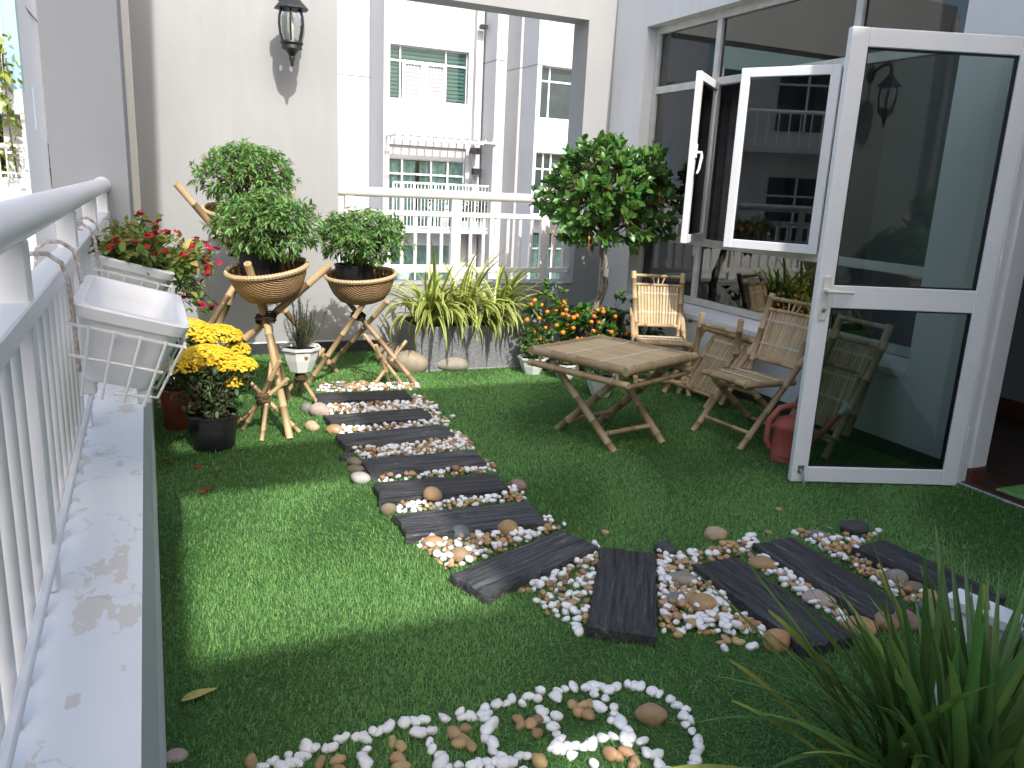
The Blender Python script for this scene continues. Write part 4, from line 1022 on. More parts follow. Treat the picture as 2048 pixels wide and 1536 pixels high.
MB().tube([q-dq*.01,q+dq*.02,q+dq*.05,q+dq*.058],[.017,.020,.042,.040],16).build('rose','grey_plastic',wc,True)

# ---------------------------------------------------------------- white railing planters
def planter(y0,y1,lab,xl=-.188,xr=.085,zl=1.165,zr=1.092,dep=.205,grp='white planters hung on the railing'):
    t = thing('railing_planter', lab, 'planter', (-.06,(y0+y1)/2,zl-dep), grp)
    def X(a): return xl+(xr-xl)*a
    def Z(a): return zl+(zr-zl)*a
    sl = (zr-zl)/(xr-xl); nrm = np.array([-sl,0,1]); nrm/=np.linalg.norm(nrm)
    def P(a,b,h): # a across 0..1, b along 0..1, h below rim; walls taper
        k = .0+.16*h/dep; aa = k+(1-2*k)*a; kb=.06*h/dep; bb = kb+(1-2*kb)*b
        return np.array([X(aa),y0+(y1-y0)*bb,Z(aa)])-nrm*h
    def loop(ins,h,n=5):
        pts=[]; ra,rb_=.17,.07
        for (ca,cb,a0) in ((1-ra-ins,1-rb_-ins*.4,0),(ra+ins,1-rb_-ins*.4,90),(ra+ins,rb_+ins*.4,180),(1-ra-ins,rb_+ins*.4,270)):
            for k in range(n+1):
                th=R(a0+90*k/n); pts.append(P(ca+ra*math.cos(th),cb+rb_*math.sin(th),h))
        return pts
    loops=[loop(-.015,.035),loop(-.02,.006),loop(0,.0),loop(.085,.0),loop(.105,.008),loop(.115,.05),loop(.115,.06),loop(.135,.075),loop(.145,dep-.01)]
    V=[p for l in loops for p in l]; n=len(loops[0]); Fs=[(i*n+j,i*n+(j+1)%n,(i+1)*n+(j+1)%n,(i+1)*n+j) for i in range(len(loops)-1) for j in range(n)]
    Fs.append(tuple((len(loops)-1)*n+j for j in range(n)))
    loops2=[loop(.02,.034),loop(.03,.04),loop(.03,dep-.02),loop(.06,dep-.005),loop(.07,dep)]
    o=len(V); V+=[p for l in loops2 for p in l]; Fs+=[(o+i*n+j,o+(i+1)*n+j,o+(i+1)*n+(j+1)%n,o+i*n+(j+1)%n) for i in range(len(loops2)-1) for j in range(n)]
    Fs.append(tuple(o+(len(loops2)-1)*n+j for j in range(n))[::-1]); Fs+=[(j,o+j,o+(j+1)%n,(j+1)%n) for j in range(n)]
    MB().add(V,Fs).build('trough','white_plastic',t,True)
    if True:      # feet / ribs of the trough
        for b in (.1,.5,.9):
            for a in (.14,.86):
                c=P(a,b,dep); MB().bev(c[0]-.018,c[1]-.02,c[2]-.045,c[0]+.018,c[1]+.02,c[2]+.012,.004).build('foot','white_plastic',t)
    # wire rack
    def wire(pts,nm='rack_wire',m='paint_metal',r=.0042): MB().tube(pts,r,6).build(nm,m,t,True)
    g=.012
    def Q(a,b,h): # outside the trough
        k=.10*h/dep; aa=k+(1-2*k)*a; return np.array([X(aa),y0+(y1-y0)*b,Z(aa)])-nrm*h
    rim=[Q(-.02,-.01,.055),Q(1.03,-.01,.055),Q(1.03,1.01,.055),Q(-.02,1.01,.055)]; MB().tube(rim,.0045,6,closed=True).build('rack_wire','paint_metal',t,True)
    low=[Q(.0,-.005,.135),Q(.92,-.005,.135)]; wire(low); wire([Q(1.0,-.005,.135),Q(1.0,1.0,.135)])
    for a in (.16,.38,.62,.85): wire([Q(a,-.012,.05),Q(a,-.005,dep+.03),Q(a,.05,dep+.03)])
    for b in np.linspace(.06,.95,6): wire([Q(1.03,b,.05),Q(.98,b,dep+.01),Q(.5,b,dep+.02)])
    for b in (.03,.62):
        yy=y0+(y1-y0)*b
        wire([(-.185,yy,zl-dep+.02),(-.19,yy,1.15),(-.193,yy,1.215),(-.205,yy,1.26),(-.235,yy,1.283),(-.27,yy,1.283),(-.297,yy,1.262),(-.305,yy,1.20)],'hook','rust',.0065)
    return t,P
pl1,_ = planter(2.28,2.90,'empty white plastic planter hanging on the railing')
pl2,PP2 = planter(3.52,4.15,'white railing planter filled with red flowers and trailing leaves')

# ---------------------------------------------------------------- bamboo tripods
TR=[]
def tripod(name,lab,poles,lash_c,lash_r,rad,m='bamboo',lm='lash',lashd=(0,0,1),grp=None,tail=True):
    b = np.mean([p[0] for p in poles],axis=0); t = thing(name,lab,'stand',(b[0],b[1],0),grp)
    for p0,p1 in poles: pole(MB(),p0,p1,rad,.26 if rad>.02 else .17).build('pole',m,t,True)
    q = MB()
    for k in range(3): ring_lash(q,np.asarray(lash_c)+rng.normal(0,.004,3),np.asarray(lashd)+rng.normal(0,.25,3),lash_r*(1+.05*k),4,.0038,.03)
    q.build('lashing',lm,t,True)
    if tail:
        q=MB().tube([np.asarray(lash_c)+(.02,-lash_r,0),np.asarray(lash_c)+(.03,-lash_r-.01,-.05),np.asarray(lash_c)+(.025,-lash_r-.012,-.12)],.003,5); q.build('loose_string',lm,t)
    return t
def thru(f,c,k):
    """pole from foot f through point c, extended k beyond"""
    f=np.asarray(f,float);c=np.asarray(c,float);d=c-f; return (f,c+d/np.linalg.norm(d)*k)
def gz(x,y): p=G(x,y); return np.array([p[0],p[1],.004])
# middle stand
c2=AY(532,637,5.03)
f=[gz(580,880),gz(322,818),gz(577,800)]
t2a=AY(660,530,4.86); t2b=AY(495,527,4.78)
tripod('bamboo_tripod','bamboo tripod holding the front basket above the yellow flowers',[(f[0],c2+np.array([-.03,.22,.30])),(f[1],t2a),(f[2],t2b)],c2,.055,.0225,grp='tall bamboo tripods')
# left rear stand
c1=AY(478,505,6.0)
t1a=AY(352,367,5.8); t1b=AY(585,385,6.3)
tripod('bamboo_tripod','tallest bamboo tripod against the wall holding the highest basket',[(gz(673,745),t1a),(gz(320,810),t1b),(np.array([.30,6.55,.004]),c1+np.array([.2,-.28,.35]))],c1,.055,.0225,grp='tall bamboo tripods')
# right stand
c3=AY(717,632,5.86)
tripod('bamboo_tripod','bamboo tripod with the right hand basket near the stone trough',[(gz(618,766),AY(745,582,5.70)),(gz(835,773),AY(648,546,6.05)),(gz(655,738),c3+np.array([.16,-.22,.14]))],c3,.045,.019,grp='tall bamboo tripods')
# small stands
cA_=AY(527,795,4.74)
tripod('small_tripod','small bare bamboo tripod in front between the flower pots and path',[(gz(523,884),AY(543,725,4.88)),(gz(487,859),AY(560,722,4.66)),(gz(599,865),AY(490,755,4.80)),(gz(455,862),AY(577,757,4.72))],cA_,.034,.0135,lm='lash_tan',grp='small bamboo tripods',tail=False)
cB_=AY(600,755,5.38)
tripod('small_tripod','small bamboo tripod under the white rosemary pot',[(gz(637,811),AY(585,728,5.46)),(gz(597,792),AY(613,712,5.28)),(gz(562,800),AY(648,697,5.42))],cB_,.034,.0145,lm='lash_tan',grp='small bamboo tripods',tail=False)
cC_=AY(777,728,5.70)
tripod('small_tripod','small empty bamboo tripod at the far end of the path',[(gz(743,778),AY(812,682,5.78)),(gz(810,777),AY(728,668,5.82)),(gz(781,768),AY(752,690,5.58))],cC_,.030,.0135,lm='lash_tan',grp='small bamboo tripods',tail=False)
# ================================================================ PLANTS
LT_S = leaf_t(3,.26,.35,.3)       # slender
LT_O = leaf_t(3,.52,.22,.25,.85)  # oval
LT_N = leaf_t(1,.10,.05,.1)       # needle
LT_B = leaf_t(4,.50,.16,.22,1.5)  # obovate, widest near the tip
def limb(mb,p0,p1,r0,r1,wob=.02,n=7,sides=6):
    p0=np.asarray(p0,float);p1=np.asarray(p1,float); o=rng.normal(0,wob,(n,3)); o[0]=0;o[-1]=0
    mb.tube([p0+(p1-p0)*t+o[i] for i,t in enumerate(np.linspace(0,1,n))],list(np.linspace(r0,r1,n)),sides); return mb
def merge(parts):
    V=[];F_=[];Rn=[];o=0
    for v,f,r in parts: V.append(v);F_.append(f+o);Rn.append(r);o+=len(v)
    return np.concatenate(V),np.concatenate(F_),np.concatenate(Rn)
def whorls(tips,dirs,k,T,size,droop=.35,spread=.9,up0=None):
    n=len(tips); pos=np.repeat(tips,k,0)+rng.normal(0,.006,(n*k,3)); D=np.repeat(dirs,k,0)
    a=rdir(n*k); a=a-D*np.sum(a*D,1,keepdims=True); a=norm(a)
    d=norm(D*(1-.0)+a*spread*rng.uniform(.7,1.5,(n*k,1))); d[:,2]-=droop*rng.uniform(.2,1.2,n*k); rn=np.clip(np.repeat(rng.random(n),k)*.55+rng.random(n*k)*.45,0,1)
    return scatter(T,pos,d,size*rng.uniform(.7,1.2,n*k),rnd=rn)

# ---------------------------------------------------------------- baskets with pots and shrubs
def basket(lab,c,r,dep,tilt,seed):
    """c = rim centre; tilt (x,y) degrees"""
    t = thing('woven_basket',lab,'basket',tuple(c),'woven baskets on the bamboo tripods',(R(tilt[0]),R(tilt[1]),R(seed)))
    prof=[(.02,-dep),(r*.45,-dep*.985),(r*.66,-dep*.88),(r*.82,-dep*.62),(r*.93,-dep*.30),(r*.985,-.01)]
    inn=[(r*.96,-.01),(r*.90,-dep*.30),(r*.79,-dep*.62),(r*.62,-dep*.86),(.02,-dep*.95)]
    MB().lathe(prof+inn,48).build('bowl','weave',t,True,local=True)
    n=74; V=[];Fs=[]; m=6                         # coiled rim, one lump per wrap
    for i in range(n*2):
        th=2*math.pi*i/(n*2); rr=.0155 if i%2 else .0118
        for j in range(m):
            ph=2*math.pi*j/m; V.append(((r+rr*math.cos(ph)*.85)*math.cos(th),(r+rr*math.cos(ph)*.85)*math.sin(th),rr*math.sin(ph)*1.15))
    for i in range(n*2):
        for j in range(m): Fs.append((i*m+j,((i+1)%(n*2))*m+j,((i+1)%(n*2))*m+(j+1)%m,i*m+(j+1)%m))
    MB().add(V,Fs).build('rim','bamboo_pale',t,False,local=True)
    return t
def nursery_pot(par,c,r,h,m='black_plastic',soil=.03,flare=.86):
    MB().lathe([(r*flare*.98,0),(r*flare,.004),(r,h-.012),(r*1.035,h-.012),(r*1.035,h),(r*.97,h),(r*.94,h-soil)],28,tuple(c)).build('pot',m,par,True)
    MB().lathe([(r*.95,h-soil),(r*.5,h-soil+.008),(.002,h-soil+.012)],20,tuple(c),cap=False).build('soil','soil',par,True)
def ball_shrub(lab,pot_c,pr,ph,cc,rad,ntip,k=8,size=.052):
    t = thing('potted_shrub',lab,'shrub',tuple(pot_c),'clipped shrubs in the hanging baskets')
    nursery_pot(t,pot_c,pr,ph)
    cc=np.asarray(cc);rad=np.asarray(rad)
    d=rdir(ntip,.25); lob=1+.10*np.sin(d[:,0]*5+cc[0]*9)*np.cos(d[:,1]*4+d[:,2]*5)+rng.normal(0,.06,ntip)
    sh=np.where(rng.random(ntip)<.75,rng.uniform(.86,1.04,ntip),rng.uniform(.45,.85,ntip))
    tips=cc+d*rad*(sh*lob)[:,None]; tips[:,2]=np.maximum(tips[:,2],cc[2]-rad[2]*.80)
    b=MB(); top=np.asarray(pot_c)+[0,0,ph-.03]
    mids=[]
    for i in range(9):
        a=2*math.pi*i/9; m_=cc+np.array([math.cos(a)*rad[0]*.5,math.sin(a)*rad[1]*.5,-rad[2]*.15]); limb(b,top+np.array([math.cos(a),math.sin(a),0])*.025,m_,.008,.005,.012); mids.append(m_)
    for i in range(0,ntip,3): limb(b,mids[i%9],tips[i],.0035,.0015,.012,4,4)
    b.build('stems','twig',t)
    V,Fq,rn=whorls(tips,norm(d+np.array([0,0,.35])),k,LT_S,size,.45,.95); f=np_mesh('foliage',V,Fq,'shrub_leaf',t,rnd=rn); f['kind']='stuff'
    nf=26; pf=cc+rdir(nf,.4)*rad*1.03; q=MB()
    for p in pf:
        for j in range(5):
            a=2*math.pi*j/5+random.random(); e=np.array([math.cos(a),math.sin(a),.2])*.007; s=np.array([-math.sin(a),math.cos(a),0])*.003; q.add([p,p+e+s,p+e*1.25,p+e-s],[(0,1,2,3)])
    fl=q.build('blossoms','white_petal',t); fl['kind']='stuff'
    return t
bk2=np.array([.635,5.00,.955]); basket('woven basket in front with a black pot leaning out of it',bk2,.238,.20,(6,-9),0)
ball_shrub('round clipped shrub in the front basket above the yellow flowers',(.60,5.02,.83),.125,.21,(.635,4.99,1.205),(.285,.27,.185),560,8,.045)
bk1=np.array([.62,6.08,1.235]); basket('highest woven basket partly hidden behind the front shrub',bk1,.27,.2,(9,2),0)
ball_shrub('round clipped shrub on the tallest tripod against the white wall',(.66,6.10,1.09),.13,.20,(.645,6.09,1.485),(.315,.30,.20),560,8,.047)
bk3=np.array([1.405,5.84,.815]); basket('woven basket on the right hand tripod near the railing',bk3,.255,.205,(5,-5),0)
ball_shrub('round clipped shrub in the right hand basket before the railing',(1.36,5.85,.66),.14,.23,(1.42,5.85,1.085),(.31,.29,.185),560,8,.047)

# ---------------------------------------------------------------- rosemary
def oct_pot(par,c,r,h,m='white_pot',soil=True,n=8):
    MB().lathe([(r*.52,0),(r*.56,.006),(r*.80,h*.5),(r*.93,h*.86),(r*.95,h*.88),(r*1.03,h*.89),(r*1.05,h),(r*.96,h),(r*.90,h*.85)],n,tuple(c),ph=.39).build('pot',m,par)
    if soil: MB().lathe([(r*.91,h*.86),(r*.4,h*.89),(.002,h*.9)],16,tuple(c),cap=False).build('soil','soil',par,True)
rs=thing('potted_rosemary','dark rosemary in a white octagonal pot on a small tripod','plant',(.885,5.39,.21))
oct_pot(rs,(.885,5.39,.215),.135,.175)
st=MB(); pp=[];dd=[]
for i in range(26):
    a=random.uniform(0,6.28); sp=random.uniform(.02,.19)*(1 if i>6 else .4); hgt=random.uniform(.20,.38) if sp<.1 else random.uniform(.12,.27)
    p0=np.array([.885+random.uniform(-.03,.03),5.39+random.uniform(-.03,.03),.365]); p2=p0+np.array([math.cos(a)*sp,math.sin(a)*sp,hgt]); pts=bez(p0,p0+np.array([math.cos(a)*sp*.8,math.sin(a)*sp*.8,hgt*.35]),p2,12); st.tube(pts,.0025,4)
    for j in range(2,12):
        for _ in range(11): pp.append(pts[j]+rng.normal(0,.004,3)); dd.append(norm(pts[j]-pts[j-1])*.9+rdir(1)[0]*.9)
st.build('stems','twig',rs); V,Fq,rn=scatter(LT_N,np.array(pp),np.array(dd),rng.uniform(.02,.036,len(pp)),wscale=np.full(len(pp),2.2)); o=np_mesh('foliage',V,Fq,'rosemary_leaf',rs,rnd=rn); o['kind']='stuff'

# ---------------------------------------------------------------- yellow chrysanthemums
def star_flower():
    V=[(0,0,0)];Fq=[]
    for j in range(7):
        a=2*math.pi*j/7
        for (rr,da,z) in ((.55,-.38,.10),(1.0,0,.05),(.55,.38,.10)): V.append((rr*math.cos(a+da),rr*math.sin(a+da),z))
        Fq.append((0,1+j*3,2+j*3,3+j*3))
    return np.array(V),np.array(Fq)
SF=star_flower()
def place_flat(T,pos,nrm,scale,rnd=None):
    TV,TF=T; n=len(pos); nrm=norm(nrm); a=norm(np.cross(nrm,rdir(n))); b=np.cross(nrm,a); sc=np.asarray(scale).reshape(-1,1,1)
    V=pos[:,None,:]+sc*(TV[None,:,0:1]*a[:,None,:]+TV[None,:,1:2]*b[:,None,:]+TV[None,:,2:3]*nrm[:,None,:])
    rnd=rng.random(n) if rnd is None else rnd
    return V.reshape(-1,3),(TF[None]+(np.arange(n)*len(TV))[:,None,None]).reshape(-1,4),np.repeat(rnd,len(TV))
def mum(lab,pot,pr,ph,pm,lobes,leafz,grp='yellow chrysanthemums in pots'):
    t=thing('potted_chrysanthemum',lab,'flowers',tuple(pot),grp); pot=np.asarray(pot,float)
    nursery_pot(t,pot,pr,ph,pm,.03,.84)
    st=MB(); pos=[];nr=[]
    for (x,y,z,rx,ry,rz,n) in lobes:
        c=np.array([x,y,z]); n=int(n*1.5); d=rdir(n,.9); d[:,2]=np.abs(d[:,2])*.9+.03; d=norm(d); p=c+d*np.array([rx,ry,rz])*rng.uniform(.9,1.05,(n,1)); pos.append(p); nr.append(d*.5+np.array([0,-.25,.8]))
        for i in range(14):
            a=d[i]; limb(st,pot+np.array([random.uniform(-.04,.04),random.uniform(-.04,.04),ph-.02]),p[i],.005,.0025,.012,6,5)
    st.build('stems','twig',t)
    pos=np.concatenate(pos);nr=np.concatenate(nr); V,Fq,rn=place_flat(SF,pos,nr,rng.uniform(.0085,.013,len(pos))); o=np_mesh('flower_heads',V,Fq,'mum_petal',t,rnd=rn); o['kind']='stuff'
    P_=[];D_=[]
    for (x,y,z,rx,ry,rz,n) in lobes:
        m_=n//3; q=np.array([x,y,z])+rdir(m_,-.3)*np.array([rx*.85,ry*.85,rz*.6])-np.array([0,0,.03]); P_.append(q); D_.append(rdir(m_,-.1))
    m_=380; h=rng.random(m_); q=np.stack([pot[0]+rng.normal(0,.055,m_)*(1+h),pot[1]+rng.normal(0,.055,m_)*(1+h),pot[2]+ph+h*leafz],1); P_.append(q); D_.append(rdir(m_,.0))
    P_=np.concatenate(P_);D_=np.concatenate(D_); V,Fq,rn=scatter(LT_O,P_,D_,rng.uniform(.025,.05,len(P_))); o=np_mesh('foliage',V,Fq,'mum_leaf',t,rnd=rn); o['kind']='stuff'
    return t
mum('yellow chrysanthemum in a black pot, nearest the camera',(.265,4.57,0),.135,.20,'black_plastic',[(.12,4.55,.46,.10,.10,.05,190),(.25,4.60,.49,.15,.13,.085,640),(.40,4.55,.45,.11,.10,.07,340),(.38,4.52,.36,.045,.05,.05,90)],.26)
mum('yellow chrysanthemum in a terracotta pot behind the black one',(.125,5.00,0),.125,.25,'terracotta',[(.16,4.98,.58,.15,.11,.08,480),(.33,4.95,.54,.15,.12,.085,560),(.03,5.0,.50,.09,.10,.06,130),(.44,4.93,.46,.08,.08,.06,170)],.24)

# ---------------------------------------------------------------- red flowers in the far planter
pf=thing('flowering_plant','red flowering plant with yellowing leaves spilling from the far railing planter','flowers',tuple(PP2(.5,.5,.05)))
so_=[PP2(.06,.05,.05),PP2(.94,.05,.05),PP2(.94,.95,.05),PP2(.06,.95,.05)]; MB().add(so_,[(0,1,2,3)]).build('soil','soil',pf)
st=MB(); P_=[];D_=[];tips=[]
for i in range(85):
    a,b=random.uniform(.08,.95),random.uniform(.04,.96); p0=PP2(a,b,.05); u_=random.random(); over=a>.55 and random.random()<.55
    if over: p2=p0+np.array([random.uniform(.10,.26),random.uniform(-.12,.12),random.uniform(-.18,.12)]); pm=p0+np.array([.10,0,random.uniform(.06,.14)])
    else: p2=p0+np.array([random.uniform(-.10,.14),random.uniform(-.14,.12),random.uniform(.06,.20)*(1.0 if a<.5 else .9)]); pm=(p0+p2)/2+np.array([random.uniform(-.04,.04),random.uniform(-.04,.04),.02])
    pts=bez(p0,pm,p2,9); st.tube(pts,list(np.linspace(.003,.0016,9)),4); tips.append(pts[-1])
    for j in range(2,9):
        for _ in range(3): P_.append(pts[j]+rng.normal(0,.01,3)); D_.append(rdir(1,.1)[0])
st.build('stems','herb_leaf',pf)
P_=np.array(P_);D_=np.array(D_); big=P_[:,1]<3.62; V,Fq,rn=scatter(LT_O,P_,D_,np.where(big,rng.uniform(.035,.06,len(P_)),rng.uniform(.026,.048,len(P_)))); o=np_mesh('foliage',V,Fq,'phlox_leaf',pf,rnd=rn); o['kind']='stuff'
m_=rng.random(len(P_))<.06; V,Fq,rn=scatter(LT_O,P_[m_]+.01,D_[m_],rng.uniform(.035,.06,m_.sum())); o=np_mesh('yellow_leaves',V,Fq,'phlox_leaf_yellow',pf,rnd=rn); o['kind']='stuff'
def five(sz):
    q=MB()
    for j in range(5):
        a=2*math.pi*j/5; e=np.array([math.cos(a),math.sin(a),.12]); s=np.array([-math.sin(a),math.cos(a),0]); q.add([(0,0,0),e*sz*.6+s*sz*.42,e*sz+s*sz*.25,e*sz-s*sz*.25,e*sz*.6-s*sz*.42],[(0,1,2,3,4)])
    return q
f0=None; order=sorted(tips,key=lambda p:-(p[2]*.6+p[0]*.55+random.random()*.12)); cl=order[:30]+random.sample(order[30:],20)
for p in cl:
    for _ in range(random.choice((2,3,3,4))):
        if f0 is None: f0=five(.0145).build('flower','phlox_petal',pf,local=True); o=f0
        else: o=f0.copy(); COL.objects.link(o)
        pp_=p+rng.normal(0,.013,3)+np.array([0,0,.014])-wloc(pf); o.location=pp_; o.rotation_euler=(random.uniform(-.2,1.0),random.uniform(-.6,.6),random.uniform(0,6)); k=random.uniform(.8,1.3); o.scale=(k,k,k)

# ---------------------------------------------------------------- granite trough and variegated plants
tg=thing('stone_trough','grey granite trough planter under the back railing','planter',(2.37,6.3,0))
x0,x1,y0,y1,h=1.91,2.835,6.06,6.62,.365
for a,b in ((x0,2.215),(2.219,2.525),(2.529,x1)): MB().bev(a,y0,0,b,y0+.02,h,.003).build('stone_panel','granite',tg)
MB().bev(x0,y0+.021,0,x0+.02,y1,h,.003).build('stone_panel','granite',tg); MB().bev(x1-.02,y0+.021,0,x1,y1,h,.003).build('stone_panel','granite',tg); MB().bev(x0+.021,y1-.02,0,x1-.021,y1,h,.003).build('stone_panel','granite',tg)
MB().box(x0+.021,y0+.021,0,x1-.021,y1-.021,h-.03).build('soil','soil',tg); MB().box(x0-.006,y0-.008,0,x1+.006,y0-.001,.012).build('base_strip','plaster',tg)
def strap_mesh(name,L_,w,arch,m,droop=1.0,n=12,seed=0,across=True,blunt=False):
    """strap leaf leaving the origin upward along +x; arch sets how far it bends over"""
    r_=random.Random(seed); V=[];Fs=[];rn=[]; p=np.zeros(3); th=R(90-arch*18)
    for i in range(n+1):
        t=i/n; ww=w*.5*(min(1,.45+2.2*t) if t<.3 else 1)*((1-max(0,(t-.45)/.55)**1.6) if not blunt else (1-max(0,(t-.80)/.24)**2*.9))+.0006
        d=np.array([math.cos(th),0,math.sin(th)]); nn=np.array([-math.sin(th),0,math.cos(th)])
        for a,lf,c in ((-1,.28,1),(-.45,.08,0),(0,0,0),(.45,.08,0),(1,.28,1)): V.append(p+np.array([0,a*ww,0])+nn*(lf*ww)); rn.append(1.0 if abs(a)==1 else (.30 if a else .05))
        p=p+d*L_/n; th-=R(arch*100*droop)/n*(.45+1.3*t)
    for i in range(n):
        for j in range(4): Fs.append((i*5+j,(i+1)*5+j,(i+1)*5+j+1,i*5+j+1))
    mb=MB().add(V,Fs); mb.rv=rn; return mb
def put(o,loc,rz,ry,sc,rx=0):
    q=Matrix.Translation(Vector(loc))@Matrix.Rotation(rz,4,'Z')@Matrix.Rotation(ry,4,'Y')@Matrix.Rotation(rx,4,'X')@Matrix.Diagonal((sc,sc,sc,1)); o.matrix_local=q
sp_n=['left','middle','right']
for ci,(cx,cy,n) in enumerate(((2.08,6.24,105),(2.38,6.28,98),(2.66,6.24,88))):
    t=thing('variegated_plant',('yellow striped strap leaved clump at the left end of the stone trough','yellow striped strap leaved clump in the middle of the stone trough','yellow striped strap leaved clump at the right end of the stone trough')[ci],'plant',(cx,cy,h-.03),'variegated plants in the stone trough')
    protos=[strap_mesh('leaf',random.uniform(.52,.74),random.uniform(.030,.042),a,'variegated_leaf',seed=k) for k,a in enumerate((.45,.7,.95,1.15,1.4,1.65))]
    objs=[p.build('leaf','variegated_leaf',t,True,local=True) for p in protos]
    for i in range(n):
        k=random.choice((0,1,2,3,3,4,4,5)); o=objs[k] if i==k and i<6 else None
        if o is None: o=objs[k].copy(); COL.objects.link(o)
        a=random.uniform(0,6.283) if random.random()<.6 else random.gauss(-1.57,.7)
        put(o,(random.gauss(0,.045),random.gauss(0,.04),random.uniform(0,.06)),a,random.uniform(-.05,.5),random.uniform(.72,1.12),random.uniform(-.25,.25))
    for k,o in enumerate(objs): 
        if o.matrix_local.translation.length<1e-6: put(o,(0,0,.02),k*1.05,.1,1)

# ---------------------------------------------------------------- tree in big black pot
tr=thing('potted_tree','small tree with twisted trunk and rounded glossy crown in the corner','tree',(3.53,6.12,0))
nursery_pot(tr,(3.55,6.14,0),.30,.46,'black_plastic',.04,.8)
TP=np.array([3.52,6.10,.42]); 
for k in range(4):
    pts=[]
    for i in range(26):
        t=i/25; a=k*math.pi/2+t*7.5; rr=.026*(1-.35*t)+.004*math.sin(i*1.3+k); c=TP+np.array([.02+.055*math.sin(t*4.2)+.03*t,-.10*t,.72*t]); pts.append(c+np.array([rr*math.cos(a),rr*math.sin(a),0]))
    MB().tube(pts,[.017*(1-.3*i/25)+.0025*math.sin(i*1.9+k) for i in range(26)],8).build('trunk_strand','bark',tr,True)
q=MB()
for i in range(70):
    t=random.random(); c=TP+np.array([.02+.055*math.sin(t*4.2)+.03*t,-.10*t,.72*t]); a=random.uniform(0,6.28); e=c+np.array([math.cos(a)*random.uniform(.03,.09),math.sin(a)*.05,random.uniform(-.05,.06)]); q.tube([c,(c+e)/2+np.array([0,0,.01]),e],[.002,.0015,.0008],4)
o=q.build('aerial_roots','bark',tr); o['kind']='stuff'
cc=np.array([3.53,5.92,1.45]); rad=np.array([.56,.48,.41]); fork=TP+np.array([.06,-.10,.72])
nt_=390; d=rdir(nt_,.25); lob=1+.13*np.sin(d[:,0]*5.3+1)*np.cos(d[:,2]*4.6+d[:,1]*3.4)+.08*np.sin(d[:,0]*11+d[:,2]*9)
sh=np.where(rng.random(nt_)<.72,rng.uniform(.88,1.05,nt_),rng.uniform(.5,.85,nt_)); tips=cc+d*rad*(sh*lob)[:,None]
ex_=np.array([[3.0,5.80,1.25],[3.04,5.75,1.20],[3.10,5.70,1.19],[3.02,5.9,1.33],[3.05,5.85,1.45],[3.55,5.9,1.90],[3.48,5.85,1.88],[3.62,5.95,1.86],[3.40,5.6,1.13],[3.85,5.75,1.12],[3.92,5.8,1.2],[3.3,5.62,1.12]])
tips=np.concatenate([tips,ex_]); d=np.concatenate([d,norm(ex_-cc)]); ok=(tips[:,0]<4.02)&(tips[:,2]>1.06); tips=tips[ok]; d=d[ok]
b=MB(); nodes=[]
for i in range(11):
    a=2*math.pi*i/11; m_=cc+np.array([math.cos(a)*rad[0]*.48,math.sin(a)*rad[1]*.48,random.uniform(-.14,.1)]); limb(b,fork,m_,.013,.008,.02,7,7); nodes.append(m_)
for i,tp_ in enumerate(tips): limb(b,nodes[int(np.argmin([np.linalg.norm(tp_-m_) for m_ in nodes]))],tp_,.0055,.0025,.018,5,5)
b.build('branches','twig',tr,True)
K=9; pos=np.repeat(tips,K,0); D=np.repeat(norm(d+np.array([0,-.1,.5])),K,0); j=np.tile(np.arange(K),len(tips)); aa=rdir(len(pos)); aa=norm(aa-D*np.sum(aa*D,1,keepdims=True))
spread=np.where(j<4,.55,1.15)[:,None]*rng.uniform(.8,1.25,(len(pos),1)); ld=norm(D+aa*spread); pos=pos-D*(j[:,None]*.006)
sz=rng.uniform(.066,.098,len(pos)); upv=norm(D*1.0+rng.normal(0,.25,D.shape))
view=(pos-C_P); dist=np.linalg.norm(view,axis=1); vis=dist+rng.normal(0,.04,len(pos)); order=np.argsort(vis); near=order[:300]; rest=order[300:]
lm=MB(); lm.add(LT_B[0],LT_B[1].tolist()); l0=None
for i in near:
    dr_=ld[i]; a_=norm(np.cross(upv[i],dr_)); n_=np.cross(dr_,a_); mw=Matrix(((dr_[0],a_[0],n_[0],0),(dr_[1],a_[1],n_[1],0),(dr_[2],a_[2],n_[2],0),(0,0,0,1)))
    if l0 is None: l0=lm.build('leaf','tree_leaf',tr,True,local=True); o=l0
    else: o=l0.copy(); COL.objects.link(o)
    s_=sz[i]; o.matrix_local=Matrix.Translation(Vector(pos[i]-wloc(tr)))@mw@Matrix.Diagonal((s_,s_,s_,1))
V,Fq,rn=scatter(LT_B,pos[rest],ld[rest],sz[rest],up=upv[rest]); o=np_mesh('foliage',V,Fq,'tree_leaf_mass',tr,smooth='all',rnd=rn); o['kind']='stuff'
# red lucky tassels
for i,(x,y,Y,lab) in enumerate(((1106,468,5.66,'red tassel charm hanging lowest at the left of the tree crown'),(1178,480,5.64,'gold and red tassel charm hanging left of the tree trunk'),(1278,490,5.70,'red tassel charm hanging in front of the window frame'),(1247,420,5.50,'gold charm hanging in the middle of the tree crown'),(1319,392,5.55,'faded red charm high on the right of the tree crown'))):
    p=AY(x,y,Y); t=thing('tassel_charm',lab,'charm',tuple(p),'charms hung on the tree')
    MB().tube([p+np.array([0,0,.07]),p+np.array([0,0,.03])],.0015,4).build('cord','tassel_red',t)
    MB().lathe([(.003,.03),(.009,.02),(.010,.008),(.004,0)],8,tuple(p)).build('bead','tassel_gold',t,True)
    MB().lathe([(.003,.0),(.0045,-.01),(.0035,-.075),(.005,-.08)],8,tuple(p)).build('tassel','tassel_red',t,True)

